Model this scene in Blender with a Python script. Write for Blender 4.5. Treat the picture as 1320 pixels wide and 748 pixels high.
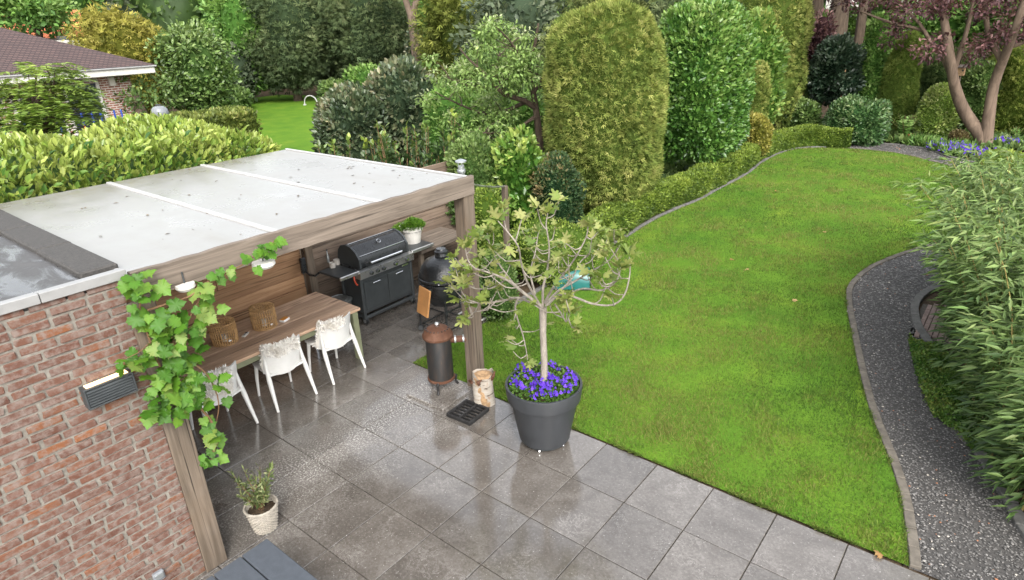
import bpy, bmesh, math, random
import numpy as np
from mathutils import Matrix, Vector
for o in list(bpy.data.objects): bpy.data.objects.remove(o)
random.seed(7); rng = np.random.default_rng(11)
S = bpy.context.scene; C = S.collection
R = math.radians
# ------------------------------------------------------------------ camera
CAM_H = 4.24; YAW, PITCH, ROLL, FPX = R(-39.54), R(22.93), R(-2.23), 813.3   # solved from the photograph's tile, roof and post lines
_f = np.array([math.sin(YAW)*math.cos(PITCH), math.cos(YAW)*math.cos(PITCH), -math.sin(PITCH)])
_r0 = np.array([math.cos(YAW), -math.sin(YAW), 0.0]); _u0 = np.cross(_r0, _f)
_r = math.cos(ROLL)*_r0 + math.sin(ROLL)*_u0; _u = -math.sin(ROLL)*_r0 + math.cos(ROLL)*_u0
cd = bpy.data.cameras.new('camera'); cam = bpy.data.objects.new('camera', cd); C.objects.link(cam)
cd.sensor_width = 36; cd.lens = 36*FPX/1320; cd.clip_start = 0.05; cd.clip_end = 2000
M4 = Matrix(((_r[0], _u[0], -_f[0], 0), (_r[1], _u[1], -_f[1], 0), (_r[2], _u[2], -_f[2], CAM_H), (0, 0, 0, 1)))
cam.matrix_world = M4; S.camera = cam
def ray(x, y): return _f + _r*(x-660)/FPX + _u*(374-y)/FPX
def gz(x, y, z=0.0):                      # photo pixel -> point on the level z
    d = ray(x, y); t = (z-CAM_H)/d[2]; return Vector((d[0]*t, d[1]*t, z))
def pd(x, y, D):                          # photo pixel -> point at horizontal distance D
    d = ray(x, y); t = D/math.hypot(d[0], d[1]); return Vector((d[0]*t, d[1]*t, CAM_H+d[2]*t))
# ------------------------------------------------------------------ light
SUN_EL, SUN_AZ = R(42), R(128)            # azimuth clockwise from +Y
w = bpy.data.worlds.new('World'); S.world = w; w.use_nodes = True
nt = w.node_tree; nt.nodes.clear()
sky = nt.nodes.new('ShaderNodeTexSky'); sky.sky_type = 'NISHITA'; sky.sun_disc = False
sky.sun_elevation = SUN_EL; sky.sun_rotation = SUN_AZ; sky.dust_density = 2.5; sky.air_density = 1.2; sky.ozone_density = 1.0
hs = nt.nodes.new('ShaderNodeHueSaturation'); hs.inputs['Saturation'].default_value = 0.25   # overcast: a nearly white sky
bg = nt.nodes.new('ShaderNodeBackground'); bg.inputs[1].default_value = 0.15
wo = nt.nodes.new('ShaderNodeOutputWorld')
nt.links.new(sky.outputs[0], hs.inputs['Color']); nt.links.new(hs.outputs[0], bg.inputs[0]); nt.links.new(bg.outputs[0], wo.inputs[0])
sl = bpy.data.lights.new('sun', 'SUN'); sl.energy = 0.8; sl.angle = R(28); sl.color = (1, .96, .9)
so = bpy.data.objects.new('sun', sl); C.objects.link(so)
sd = Vector((math.sin(SUN_AZ)*math.cos(SUN_EL), math.cos(SUN_AZ)*math.cos(SUN_EL), math.sin(SUN_EL)))
so.rotation_euler = sd.to_track_quat('Z', 'Y').to_euler(); so.location = (0, 0, 30)
S.view_settings.view_transform = 'Standard'; S.view_settings.look = 'None'; S.view_settings.gamma = 1
S.view_settings.exposure = 1.88
# ------------------------------------------------------------------ materials
class NT:
    def __init__(s, name):
        s.m = bpy.data.materials.new(name); s.m.use_nodes = True; s.t = s.m.node_tree; s.b = s.t.nodes['Principled BSDF']
    def n(s, typ, **k):
        x = s.t.nodes.new('ShaderNode'+typ)
        for a, v in k.items():
            if a.startswith('i_'): x.inputs[a[2:].replace('_', ' ')].default_value = v
            else: setattr(x, a, v)
        return x
    def l(s, a, b): s.t.links.new(a, b)
    def noise(s, co, scale, detail=4, rough=.6, dist=0):
        x = s.n('TexNoise'); x.inputs['Scale'].default_value = scale; x.inputs['Detail'].default_value = detail
        x.inputs['Roughness'].default_value = rough; x.inputs['Distortion'].default_value = dist
        if co is not None: s.l(co, x.inputs['Vector'])
        return x.outputs['Fac']
    def ramp(s, fac, stops):
        x = s.n('ValToRGB'); e = x.color_ramp.elements
        while len(e) < len(stops): e.new(0.5)
        for q, (p, c) in zip(e, stops): q.position = p; q.color = (*c, 1) if len(c) == 3 else c
        s.l(fac, x.inputs[0]); return x.outputs[0]
    def mix(s, fac, a, b, mode='MIX'):
        x = s.n('MixRGB'); x.blend_type = mode
        for i, v in ((0, fac), (1, a), (2, b)):
            if hasattr(v, 'is_linked') or hasattr(v, 'links'): s.l(v, x.inputs[i])
            elif isinstance(v, (int, float)): x.inputs[i].default_value = v if i == 0 else (v, v, v, 1)
            else: x.inputs[i].default_value = (*v, 1)
        return x.outputs[0]
    def math(s, op, a, b=0.0, clamp=False):
        x = s.n('Math'); x.operation = op; x.use_clamp = clamp
        for i, v in ((0, a), (1, b)):
            if hasattr(v, 'links'): s.l(v, x.inputs[i])
            else: x.inputs[i].default_value = v
        return x.outputs[0]
    def coord(s, kind='Object', scale=(1, 1, 1), rnd=False):
        c = s.n('TexCoord').outputs[kind] if kind != 'World' else s.n('NewGeometry').outputs['Position']
        mp = s.n('Mapping'); mp.inputs['Scale'].default_value = scale; s.l(c, mp.inputs['Vector'])
        if rnd:
            r = s.n('ObjectInfo').outputs['Random']; cb = s.n('CombineXYZ')
            for i, k in enumerate((37, 91, 53)): s.l(s.math('MULTIPLY', r, k), cb.inputs[i])
            s.l(cb.outputs[0], mp.inputs['Location'])
        return mp.outputs[0]
    def bump(s, h, strength=.3, dist=.01):
        x = s.n('Bump'); x.inputs['Strength'].default_value = strength; x.inputs['Distance'].default_value = dist
        s.l(h, x.inputs['Height']); s.l(x.outputs[0], s.b.inputs['Normal'])
    def out(s, col=None, rough=None, metal=None, spec=None):
        for v, k in ((col, 'Base Color'), (rough, 'Roughness'), (metal, 'Metallic'), (spec, 'Specular IOR Level')):
            if v is None: continue
            if hasattr(v, 'links'): s.l(v, s.b.inputs[k])
            elif isinstance(v, tuple): s.b.inputs[k].default_value = (*v, 1)
            else: s.b.inputs[k].default_value = v
        return s.m
def plain(name, col, rough=.5, metal=0, spec=.5, var=.12, scale=9, bump=0):
    s = NT(name); co = s.coord('Object', rnd=True); n = s.noise(co, scale, 5)
    lo = tuple(c*(1-var) for c in col); hi = tuple(min(1, c*(1+var)) for c in col)
    if bump: s.bump(s.noise(co, scale*6, 3), bump, .004)
    rr = s.ramp(n, [(.3, (max(.02, rough-.08),)*3), (.7, (min(1, rough+.08),)*3)])
    return s.out(s.ramp(n, [(.3, lo), (.7, hi)]), rr, metal, spec)
def m_leaf(name, rough=.45, trans=.25, spec=.35):
    s = NT(name); a = s.n('Attribute', attribute_name='col').outputs['Color']
    s.out(a, rough, 0, spec)
    tr = s.n('BsdfTranslucent'); mx = s.n('MixShader'); mx.inputs[0].default_value = trans
    c2 = s.mix(1.0, a, (1.15, 1.2, .85), 'MULTIPLY'); s.l(c2, tr.inputs[0])
    o = s.t.nodes['Material Output']; s.l(s.b.outputs[0], mx.inputs[1]); s.l(tr.outputs[0], mx.inputs[2]); s.l(mx.outputs[0], o.inputs[0])
    return s.m
def m_wood(name, dark, light, along='Y', stain=(.3, .22, .15), rough=.8, sc=1.0):
    s = NT(name); k = {'X': (1.2, 22, 22), 'Y': (22, 1.2, 22), 'Z': (22, 22, 1.2)}[along]
    co = s.coord('Object', tuple(v*sc for v in k), rnd=True); c1 = s.coord('Object', (2, 2, 2), rnd=True)
    g = s.noise(co, 1.0, 6, .65, .6); big = s.noise(c1, 1.1, 3)
    rnd = s.n('ObjectInfo').outputs['Random']
    col = s.ramp(g, [(.25, dark), (.5, tuple((a+b)/2 for a, b in zip(dark, light))), (.75, light)])
    col = s.mix(s.ramp(big, [(.45, (0, 0, 0)), (.75, (.6, .6, .6))]), col, stain)
    kn = s.n('TexVoronoi'); kn.inputs['Scale'].default_value = 1.0; ks = {'X': (.9, 5, 5), 'Y': (5, .9, 5), 'Z': (5, 5, .9)}[along]; s.l(s.coord('Object', ks, rnd=True), kn.inputs['Vector'])
    col = s.mix(s.ramp(kn.outputs['Distance'], [(.05, (.8, .8, .8)), (.13, (0, 0, 0))]), col, tuple(c*.45 for c in dark))
    cr = s.noise(s.coord('Object', tuple(v*(.5 if v < 5 else 2.2) for v in k), rnd=True), 1.0, 3, .5)
    col = s.mix(s.ramp(cr, [(.33, (.85, .85, .85)), (.38, (0, 0, 0))]), col, tuple(c*.4 for c in dark))
    v = s.math('ADD', s.math('MULTIPLY', rnd, .45), .78)
    hv = s.n('HueSaturation'); s.l(col, hv.inputs['Color']); s.l(v, hv.inputs['Value'])
    s.bump(g, .5, .006); return s.out(hv.outputs[0], rough, 0, .25)
WOOD = m_wood('weathered_wood', (.055, .043, .033), (.20, .162, .13), 'Y', (.15, .12, .095))
WOODZ = m_wood('weathered_post', (.055, .042, .03), (.19, .15, .115), 'Z', (.12, .085, .055))
WOODX = m_wood('weathered_wood_cross', (.055, .043, .033), (.20, .162, .13), 'X', (.15, .12, .095))
WARM = m_wood('warm_plank', (.24, .12, .06), (.56, .34, .19), 'Y', (.34, .18, .09), .7)
GREYP = m_wood('grey_plank', (.07, .05, .038), (.24, .18, .135), 'Y', (.14, .10, .07))
TABLEW = m_wood('table_plank', (.26, .16, .105), (.56, .39, .27), 'Y', (.30, .19, .125), .5)
BAMBW = plain('oiled_wood', (.45, .22, .08), .5, scale=4, var=.25)
def m_brick():
    s = NT('brick'); co = s.coord('Object', rnd=True)
    rnd = s.n('ObjectInfo').outputs['Random']
    base = s.ramp(rnd, [(0, (.082, .038, .027)), (.2, (.115, .053, .036)), (.42, (.10, .054, .041)), (.6, (.128, .059, .039)), (.8, (.112, .063, .049)), (.93, (.14, .062, .036)), (1, (.165, .066, .030))])
    n1 = s.noise(co, 18, 6, .7); n2 = s.noise(co, 55, 4, .7); n0 = s.noise(co, 6, 3)
    col = s.mix(s.ramp(n1, [(.42, (0, 0, 0)), (.62, (.8, .8, .8))]), base, (.185, .15, .13))
    col = s.mix(s.ramp(n0, [(.5, (0, 0, 0)), (.8, (.55, .55, .55))]), col, (.11, .06, .047))
    col = s.mix(s.ramp(n2, [(.3, (.5, .5, .5)), (.42, (0, 0, 0))]), col, (.12, .06, .045))
    s.bump(s.mix(.5, n1, n2), .6, .006); return s.out(col, .9, 0, .15)
BRICK = m_brick()
MORTAR = plain('mortar', (.185, .168, .143), .95, 0, .1, .25, 30, .6)
def m_tile():
    s = NT('wet_stone_tile'); wc = s.coord('World'); co = s.coord('World', (1, 1, 1), rnd=True)
    rnd = s.n('ObjectInfo').outputs['Random']
    a = s.noise(co, 2.2, 8, .62, .8); b = s.noise(co, 14, 6, .7, .5); fine = s.noise(wc, 52, 3, .7)
    gr_ = s.noise(wc, 38, 5, .75)
    col = s.ramp(a, [(.28, (.072, .063, .054)), (.5, (.108, .096, .084)), (.72, (.147, .133, .119))])
    col = s.mix(s.ramp(gr_, [(.36, (.55, .55, .55)), (.5, (0, 0, 0))]), col, (.062, .053, .045)); col = s.mix(s.ramp(gr_, [(.55, (0, 0, 0)), (.7, (.5, .5, .5))]), col, (.24, .22, .20))
    col = s.mix(s.ramp(b, [(.35, (.45, .45, .45)), (.5, (0, 0, 0))]), col, (.075, .062, .052))
    # pale veins and lime marks
    v = s.math('ABSOLUTE', s.math('SUBTRACT', s.noise(co, 7.5, 9, .75, .8), .5)); b2 = s.noise(co, 1.7, 3)
    vm = s.math('MULTIPLY', s.ramp(v, [(.0, (1, 1, 1)), (.02, (0, 0, 0))]), s.ramp(b2, [(.5, (0, 0, 0)), (.62, (1, 1, 1))]))
    col = s.mix(s.math('MULTIPLY', vm, .4), col, (.36, .335, .31))
    # grit under the canopy's drip edge (a band along x = -5.2)
    sp = s.n('SeparateXYZ'); s.l(s.n('NewGeometry').outputs['Position'], sp.inputs[0])
    d = s.math('ABSOLUTE', s.math('ADD', sp.outputs['X'], 5.15)); band = s.ramp(d, [(.15, (1, 1, 1)), (.95, (0, 0, 0))])
    band = s.math('MULTIPLY', band, s.ramp(s.noise(wc, 1.6, 4), [(.38, (.25, .25, .25)), (.6, (1, 1, 1))]))
    gm = s.math('MULTIPLY', band, s.ramp(fine, [(.52, (0, 0, 0)), (.6, (1, 1, 1))]))
    col = s.mix(s.math('MULTIPLY', gm, .9), col, (.44, .42, .39))
    sx = s.ramp(s.noise(wc, 42, 2), [(.68, (0, 0, 0)), (.72, (1, 1, 1))])
    col = s.mix(s.math('MULTIPLY', sx, .6), col, (.42, .40, .37))
    hv = s.n('HueSaturation'); s.l(col, hv.inputs['Color']); s.l(s.math('ADD', s.math('MULTIPLY', rnd, .3), .85), hv.inputs['Value'])
    # water film: smooth where it lies, rougher where it has drained
    wet = s.noise(wc, .75, 4, .55, .4); rough = s.ramp(wet, [(.42, (.06,)*3), (.56, (.14,)*3), (.74, (.36,)*3)])
    rough = s.mix(s.math('MULTIPLY', band, .8), rough, (.62, .62, .62))
    s.bump(s.mix(.5, gr_, s.mix(.4, b, fine)), .16, .005)
    s.b.inputs['Coat Weight'].default_value = .6; s.b.inputs['Coat Roughness'].default_value = .08
    return s.out(hv.outputs[0], rough, 0, .75)
TILE = m_tile()
JOINT = plain('joint_dirt', (.062, .053, .042), .95, scale=20, var=.4)
def m_ground():
    s = NT('soil'); wc = s.coord('World'); a = s.noise(wc, 2.5, 6); b = s.noise(wc, 30, 4)
    col = s.ramp(a, [(.35, (.035, .026, .018)), (.65, (.085, .06, .038))]); col = s.mix(s.ramp(b, [(.5, (0, 0, 0)), (.7, (.6, .6, .6))]), col, (.12, .085, .055))
    s.bump(b, .6, .03); return s.out(col, .95, 0, .1)
SOIL = m_ground()
def m_turf(name, k=1.0):
    s = NT(name); wc = s.coord('World'); a = s.noise(wc, .9, 5, .6); b = s.noise(wc, 40, 3)
    col = s.ramp(a, [(.3, (.05*k, .125*k, .012)), (.55, (.085*k, .165*k, .016)), (.75, (.14*k, .19*k, .025))])
    col = s.mix(s.ramp(b, [(.35, (.5, .5, .5)), (.6, (0, 0, 0))]), col, (.05*k, .085*k, .012)); s.bump(b, .5, .02)
    return s.out(col, .9, 0, .1)
TURF = m_turf('lawn_turf', 1.15); TURF2 = m_turf('far_turf', 1.15)
GRAVELB = plain('gravel_bed', (.055, .051, .047), .9, scale=40, var=.4, bump=.6)
def m_stones():
    s = NT('gravel_stone'); a = s.n('Attribute', attribute_name='col').outputs['Color']; return s.out(a, .62, 0, .4)
STONES = m_stones()
KERB = plain('kerb_concrete', (.12, .105, .086), .9, 0, .2, .3, 12, .5)
KERBG = plain('kerb_grey', (.12, .115, .107), .85, 0, .2, .3, 12, .5)
def m_roof():
    s = NT('white_roof_sheet'); wc = s.coord('World'); a = s.noise(wc, 1.3, 5, .6, .3); b = s.noise(wc, 9, 6, .7); c = s.noise(wc, 60, 2)
    st = s.coord('World', (.35, 2.2, 1)); d = s.noise(st, 2.0, 5, .6)
    col = s.ramp(a, [(.3, (.195, .188, .174)), (.6, (.236, .230, .217))])
    col = s.mix(s.ramp(d, [(.55, (0, 0, 0)), (.8, (.5, .5, .5))]), col, (.20, .187, .16))
    col = s.mix(s.ramp(c, [(.70, (0, 0, 0)), (.75, (.6, .6, .6))]), col, (.12, .1, .08))
    sp = s.n('SeparateXYZ'); s.l(s.n('NewGeometry').outputs['Position'], sp.inputs[0])       # moss and dirt blown against the hedge side
    e = s.math('MULTIPLY', s.ramp(s.math('ADD', sp.outputs['X'], 8.3), [(0, (1, 1, 1)), (.7, (0, 0, 0))]), s.ramp(b, [(.42, (0, 0, 0)), (.62, (1, 1, 1))]))
    col = s.mix(s.math('MULTIPLY', e, .7), col, (.17, .15, .09))
    s.bump(a, .1, .02)
    return s.out(col, s.ramp(a, [(.35, (.22,)*3), (.65, (.45,)*3)]), 0, .5)
ROOFW = m_roof()
STRIP = plain('white_strip', (.36, .355, .345), .45, var=.06)
def m_bitumen():
    s = NT('wet_bitumen'); wc = s.coord('World'); a = s.noise(s.coord('World', (1.4, 3.5, 1)), 1.6, 6, .65, .6); f = s.noise(wc, 120, 2)
    col = s.ramp(a, [(.35, (.025, .024, .024)), (.65, (.065, .062, .06))]); col = s.mix(s.ramp(f, [(.5, (0, 0, 0)), (.7, (.6, .6, .6))]), col, (.09, .086, .08))
    s.bump(f, .3, .003); return s.out(col, s.ramp(a, [(.42, (.16,)*3), (.56, (.6,)*3)]), 0, .45)
BITUM = m_bitumen()
PARAP = plain('gritty_felt', (.05, .046, .042), .85, var=.5, scale=60, bump=.8)
ALU = plain('aluminium_trim', (.27, .267, .26), .5, .2, var=.08)
STEEL = plain('steel', (.55, .55, .54), .32, .9, var=.08)
CHROME = plain('chrome', (.75, .75, .75), .15, 1.0, var=.03)
BLACKM = plain('black_enamel', (.018, .019, .02), .28, 0, .5, .2)
DARKM = plain('charcoal_metal', (.045, .05, .052), .45, .2, .5, .2)
IRON = plain('cast_iron', (.025, .024, .024), .6, .3, .4, .4, 20, .4)
def m_rust():
    s = NT('rusty_iron'); co = s.coord('Object'); a = s.noise(co, 9, 7, .7)
    s.bump(a, .4, .005); return s.out(s.ramp(a, [(.3, (.07, .03, .018)), (.5, (.10, .045, .025)), (.7, (.15, .08, .055))]), .75, .2, .3)
RUST = m_rust()
def m_stovebody():
    s = NT('rust_streaked_black'); co = s.coord('Object', (6, 6, 1.5)); a = s.noise(co, 2.2, 7, .7)
    return s.out(s.ramp(a, [(.45, (.02, .02, .02)), (.62, (.035, .028, .024)), (.72, (.16, .075, .035))]), .45, .2, .5)
STOVEB = m_stovebody()
def m_kamado():
    s = NT('kamado_glaze'); co = s.coord('Object'); v = s.n('TexVoronoi'); v.inputs['Scale'].default_value = 55; s.l(co, v.inputs['Vector'])
    s.bump(v.outputs['Distance'], .5, .006); return s.out((.016, .017, .018), .22, 0, .5)
KAMG = m_kamado()
PLAST = plain('white_plastic', (.62, .61, .585), .35, var=.05)
def m_fur():
    s = NT('sheepskin'); a = s.n('Attribute', attribute_name='col').outputs['Color']; return s.out(a, .95, 0, .1)
FUR = m_fur(); FURB = plain('hide', (.74, .71, .65), .9, var=.05)
RATTAN = plain('rattan', (.42, .25, .105), .6, var=.4, scale=14)
WICKER = plain('white_wicker', (.29, .26, .215), .7, var=.25, scale=16)
POT = plain('charcoal_plastic', (.028, .030, .033), .48, var=.15, scale=5)
WPOT = plain('white_pot', (.52, .50, .46), .6, var=.1, scale=6)
CERAM = plain('stone_cup', (.52, .48, .43), .6)
GALV = plain('galvanised', (.36, .38, .38), .4, .7, var=.3, scale=14)
SLATE = plain('blue_grey_slat', (.06, .068, .08), .75, 0, .3, .12, 20, .35)
def m_bark(name, lo, hi, sc=1.0):
    s = NT(name); co = s.coord('Object', (14*sc, 14*sc, 3*sc)); a = s.noise(co, 1.0, 7, .7, .8)
    s.bump(a, .8, .02); return s.out(s.ramp(a, [(.3, lo), (.7, hi)]), .9, 0, .2)
BARK = m_bark('bark', (.032, .023, .016), (.10, .074, .052)); BARKP = m_bark('smooth_bark', (.075, .052, .038), (.20, .15, .115), .5)
FIGB = m_bark('fig_bark', (.14, .118, .095), (.33, .295, .25), 1.6); STEM = m_bark('stem', (.10, .06, .03), (.22, .13, .07))
def m_birch():
    s = NT('birch_bark'); co = s.coord('Object', (5, 5, 22)); a = s.noise(co, 1.2, 6, .7); c = s.noise(s.coord('Object'), 7, 5)
    col = s.ramp(a, [(.36, (.09, .06, .045)), (.44, (.34, .30, .25)), (.8, (.46, .42, .37))])
    col = s.mix(s.ramp(c, [(.58, (0, 0, 0)), (.66, (.85, .85, .85))]), col, (.26, .13, .06)); s.bump(c, .6, .01); return s.out(col, .85, 0, .2)
BIRCH = m_birch()
ENDG = plain('cut_wood', (.30, .19, .10), .85, var=.4, scale=30)
def m_housebrick():
    s = NT('far_brickwork'); co = s.coord('World', (1, 1, 1)); bt = s.n('TexBrick'); bt.inputs['Scale'].default_value = 1; bt.inputs['Brick Width'].default_value = .23; bt.inputs['Row Height'].default_value = .085
    bt.inputs['Mortar Size'].default_value = .016; bt.inputs['Color1'].default_value = (.30, .13, .09, 1); bt.inputs['Color2'].default_value = (.22, .10, .075, 1); bt.inputs['Mortar'].default_value = (.5, .45, .4, 1)
    sp = s.n('SeparateXYZ'); s.l(co, sp.inputs[0]); cb = s.n('CombineXYZ'); s.l(sp.outputs['Y'], cb.inputs[0]); s.l(sp.outputs['Z'], cb.inputs[1]); s.l(cb.outputs[0], bt.inputs['Vector'])
    return s.out(bt.outputs['Color'], .9, 0, .2)
HBRICK = m_housebrick()
def m_shingle():
    s = NT('roof_shingle'); co = s.coord('World'); bt = s.n('TexBrick'); bt.inputs['Scale'].default_value = 1; bt.inputs['Brick Width'].default_value = .16; bt.inputs['Row Height'].default_value = .055; bt.inputs['Mortar Size'].default_value = .014
    bt.inputs['Color1'].default_value = (.115, .075, .068, 1); bt.inputs['Color2'].default_value = (.085, .06, .056, 1); bt.inputs['Mortar'].default_value = (.04, .03, .03, 1)
    sp = s.n('SeparateXYZ'); s.l(co, sp.inputs[0]); cb = s.n('CombineXYZ'); s.l(sp.outputs['Y'], cb.inputs[0]); s.l(sp.outputs['Z'], cb.inputs[1]); s.l(cb.outputs[0], bt.inputs['Vector'])
    return s.out(bt.outputs['Color'], .9, 0, .2)
SHING = m_shingle(); ORANGE = plain('orange_tile', (.42, .12, .05), .85, var=.3); WPAINT = plain('white_paint', (.48, .46, .42), .6); NAVY = plain('navy_paint', (.012, .016, .03), .5)
def m_glass():
    s = NT('window_glass'); return s.out((.02, .025, .03), .06, 0, .6)
GLASS = m_glass()
INNER = m_leaf('inner_foliage', .95, .05, .0); LEAF = m_leaf('leaf', .5, .32, .3); GLOSS = m_leaf('glossy_leaf', .32, .25, .42); NEEDLE = m_leaf('conifer_spray', .7, .25, .12); GRASSM = m_leaf('grass_blade', .6, .3, .2); PETAL = m_leaf('petal', .6, .35, .2)
LIT = NT('lamp_glow'); LIT.b.inputs['Emission Color'].default_value = (1, .62, .28, 1); LIT.b.inputs['Emission Strength'].default_value = .9; LIT.out((.7, .5, .3), .5); LIT = LIT.m
TEAL = plain('teal_plastic', (.012, .11, .10), .35, var=.1); YELLOW = plain('yellow_plastic', (.6, .45, .03), .4); BLUE = plain('blue_paint', (.02, .06, .30), .5); ORNP = plain('orange_paint', (.55, .22, .03), .5)
GREYPL = plain('grey_plastic', (.17, .18, .19), .4); REDH = plain('red_hose', (.40, .05, .02), .5); PAPER = plain('white_paper', (.72, .71, .68), .7); OLIVEP = plain('olive_paint', (.16, .17, .10), .6, var=.2)
# ------------------------------------------------------------------ mesh helpers
class MB:
    def __init__(s): s.v = []; s.f = []
    def add(s, v, f):
        o = len(s.v); s.v += [tuple(p) for p in v]; s.f += [tuple(i+o for i in q) for q in f]; return s
    def box(s, c, d, b=0.0, rot=None):
        hx, hy, hz = d[0]/2, d[1]/2, d[2]/2; vs = []; fs = []; sg = [(i, j, k) for i in (-1, 1) for j in (-1, 1) for k in (-1, 1)]
        if b <= 0:
            vs = [(i*hx, j*hy, k*hz) for i, j, k in sg]; fs = [(0, 1, 3, 2), (4, 6, 7, 5), (0, 4, 5, 1), (2, 3, 7, 6), (0, 2, 6, 4), (1, 5, 7, 3)]
        else:
            b = min(b, hx*.49, hy*.49, hz*.49)
            for i, j, k in sg: vs += [(i*hx, j*(hy-b), k*(hz-b)), (i*(hx-b), j*hy, k*(hz-b)), (i*(hx-b), j*(hy-b), k*hz)]
            ix = {g: n for n, g in enumerate(sg)}
            for a in range(3):
                o1, o2 = [x for x in range(3) if x != a]
                for e in (-1, 1):
                    q = []
                    for p1, p2 in ((-1, -1), (1, -1), (1, 1), (-1, 1)):
                        g = [0]*3; g[a] = e; g[o1] = p1; g[o2] = p2; q.append(ix[tuple(g)]*3+a)
                    fs.append(tuple(q))
                for p1 in (-1, 1):
                    for p2 in (-1, 1):
                        g = [0]*3; g[o1] = p1; g[o2] = p2; g[a] = -1; c0 = ix[tuple(g)]*3; g[a] = 1; c1 = ix[tuple(g)]*3
                        fs.append((c0+o1, c1+o1, c1+o2, c0+o2))
            for n in range(8): fs.append((n*3, n*3+1, n*3+2))
        c = Vector(c)
        vs = [(rot @ Vector(p) + c) if rot else Vector(p)+c for p in vs]
        return s.add(vs, fs)
    def tube(s, pts, rad, n=8, cap=True):
        pts = [Vector(p) for p in pts]; rad = rad if hasattr(rad, '__len__') else [rad]*len(pts); vs = []; fs = []
        t0 = (pts[1]-pts[0]).normalized(); a = t0.orthogonal().normalized()
        for i, p in enumerate(pts):
            t = (pts[min(i+1, len(pts)-1)]-pts[max(i-1, 0)]).normalized()
            a = (a - t*a.dot(t)); a = a.normalized() if a.length > 1e-6 else t.orthogonal().normalized(); b = t.cross(a)
            for k in range(n): th = 2*math.pi*k/n; vs.append(p + (a*math.cos(th)+b*math.sin(th))*rad[i])
        for i in range(len(pts)-1):
            for k in range(n): fs.append((i*n+k, i*n+(k+1) % n, (i+1)*n+(k+1) % n, (i+1)*n+k))
        if cap: fs.append(tuple(range(n-1, -1, -1))); fs.append(tuple((len(pts)-1)*n+k for k in range(n)))
        return s.add(vs, fs)
    def cyl(s, p0, p1, r0, r1=None, n=16): return s.tube([p0, p1], [r0, r0 if r1 is None else r1], n)
    def lathe(s, prof, n=32, c=(0, 0, 0), closed=False):
        vs = []; fs = []; m = len(prof)
        for k in range(n):
            th = 2*math.pi*k/n
            for r, z in prof: vs.append((c[0]+r*math.cos(th), c[1]+r*math.sin(th), c[2]+z))
        for k in range(n):
            k2 = (k+1) % n
            for i in range(m-1 if not closed else m): j = (i+1) % m; fs.append((k*m+i, k2*m+i, k2*m+j, k*m+j))
        if not closed:
            for i in (0, m-1):
                if prof[i][0] > 1e-4: fs.append(tuple(k*m+i for k in (range(n) if i else range(n-1, -1, -1))))
        return s.add(vs, fs)
    def prism(s, poly, z0, z1):
        n = len(poly); vs = [(x, y, z0) for x, y in poly]+[(x, y, z1) for x, y in poly]
        return s.add(vs, [tuple(range(n-1, -1, -1)), tuple(range(n, 2*n))]+[(i, (i+1) % n, n+(i+1) % n, n+i) for i in range(n)])
    def mesh(s, name, smooth=False):
        me = bpy.data.meshes.new(name); me.from_pydata([tuple(p) for p in s.v], [], s.f)
        bm = bmesh.new(); bm.from_mesh(me); bmesh.ops.remove_doubles(bm, verts=bm.verts, dist=1e-6); bmesh.ops.recalc_face_normals(bm, faces=bm.faces); bm.to_mesh(me); bm.free()
        if smooth:
            me.polygons.foreach_set('use_smooth', [True]*len(me.polygons))
            try: me.set_sharp_from_angle(angle=R(40))
            except Exception: pass
        return me
    def build(s, name, mat, parent=None, w=False, smooth=False):
        if w and parent:
            p = parent
            off = Vector((0, 0, 0))
            while p is not None: off += p.location; p = p.parent
            s.v = [Vector(q)-off for q in s.v]
        me = s.mesh(name, smooth); return put(name, me, mat, parent)
def put(name, me, mat=None, parent=None, loc=(0, 0, 0), rot=(0, 0, 0)):
    if mat and not me.materials: me.materials.append(mat)
    o = bpy.data.objects.new(name, me); o.location = loc; o.rotation_euler = rot; o.parent = parent; C.objects.link(o); return o
def tag(o, label=None, cat=None, group=None, kind=None):
    for k, v in (('label', label), ('category', cat), ('group', group), ('kind', kind)):
        if v: o[k] = v
    return o
def thing(name, label, cat, loc=(0, 0, 0), rz=0, group=None):
    o = bpy.data.objects.new(name, None); o.empty_display_size = .1; C.objects.link(o); o.location = loc; o.rotation_euler = (0, 0, rz); return tag(o, label, cat, group)
def structure(o): o['kind'] = 'structure'; return o
def copy_tree(o, parent=None):
    c = o.copy(); C.objects.link(c); c.parent = parent
    for ch in o.children: copy_tree(ch, c)
    return c
# numpy mesh with a colour per vertex
def np_mesh(name, V, T, col=None, smooth=False):
    me = bpy.data.meshes.new(name); V = np.ascontiguousarray(V, dtype=np.float32).reshape(-1, 3); T = np.ascontiguousarray(T, dtype=np.int32); k = T.shape[1]
    me.vertices.add(len(V)); me.vertices.foreach_set('co', V.ravel()); me.loops.add(T.size); me.loops.foreach_set('vertex_index', T.ravel())
    me.polygons.add(len(T)); me.polygons.foreach_set('loop_start', np.arange(0, T.size, k, dtype=np.int32)); me.polygons.foreach_set('loop_total', np.full(len(T), k, dtype=np.int32))
    me.update(calc_edges=True)
    if col is not None:
        a = me.color_attributes.new('col', 'FLOAT_COLOR', 'POINT'); c4 = np.ones((len(V), 4), dtype=np.float32); c4[:, :3] = col; a.data.foreach_set('color', c4.ravel())
    if smooth: me.polygons.foreach_set('use_smooth', np.ones(len(T), dtype=bool))
    return me
def nrm(a): return a/np.maximum(np.linalg.norm(a, axis=-1, keepdims=True), 1e-9)
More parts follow.
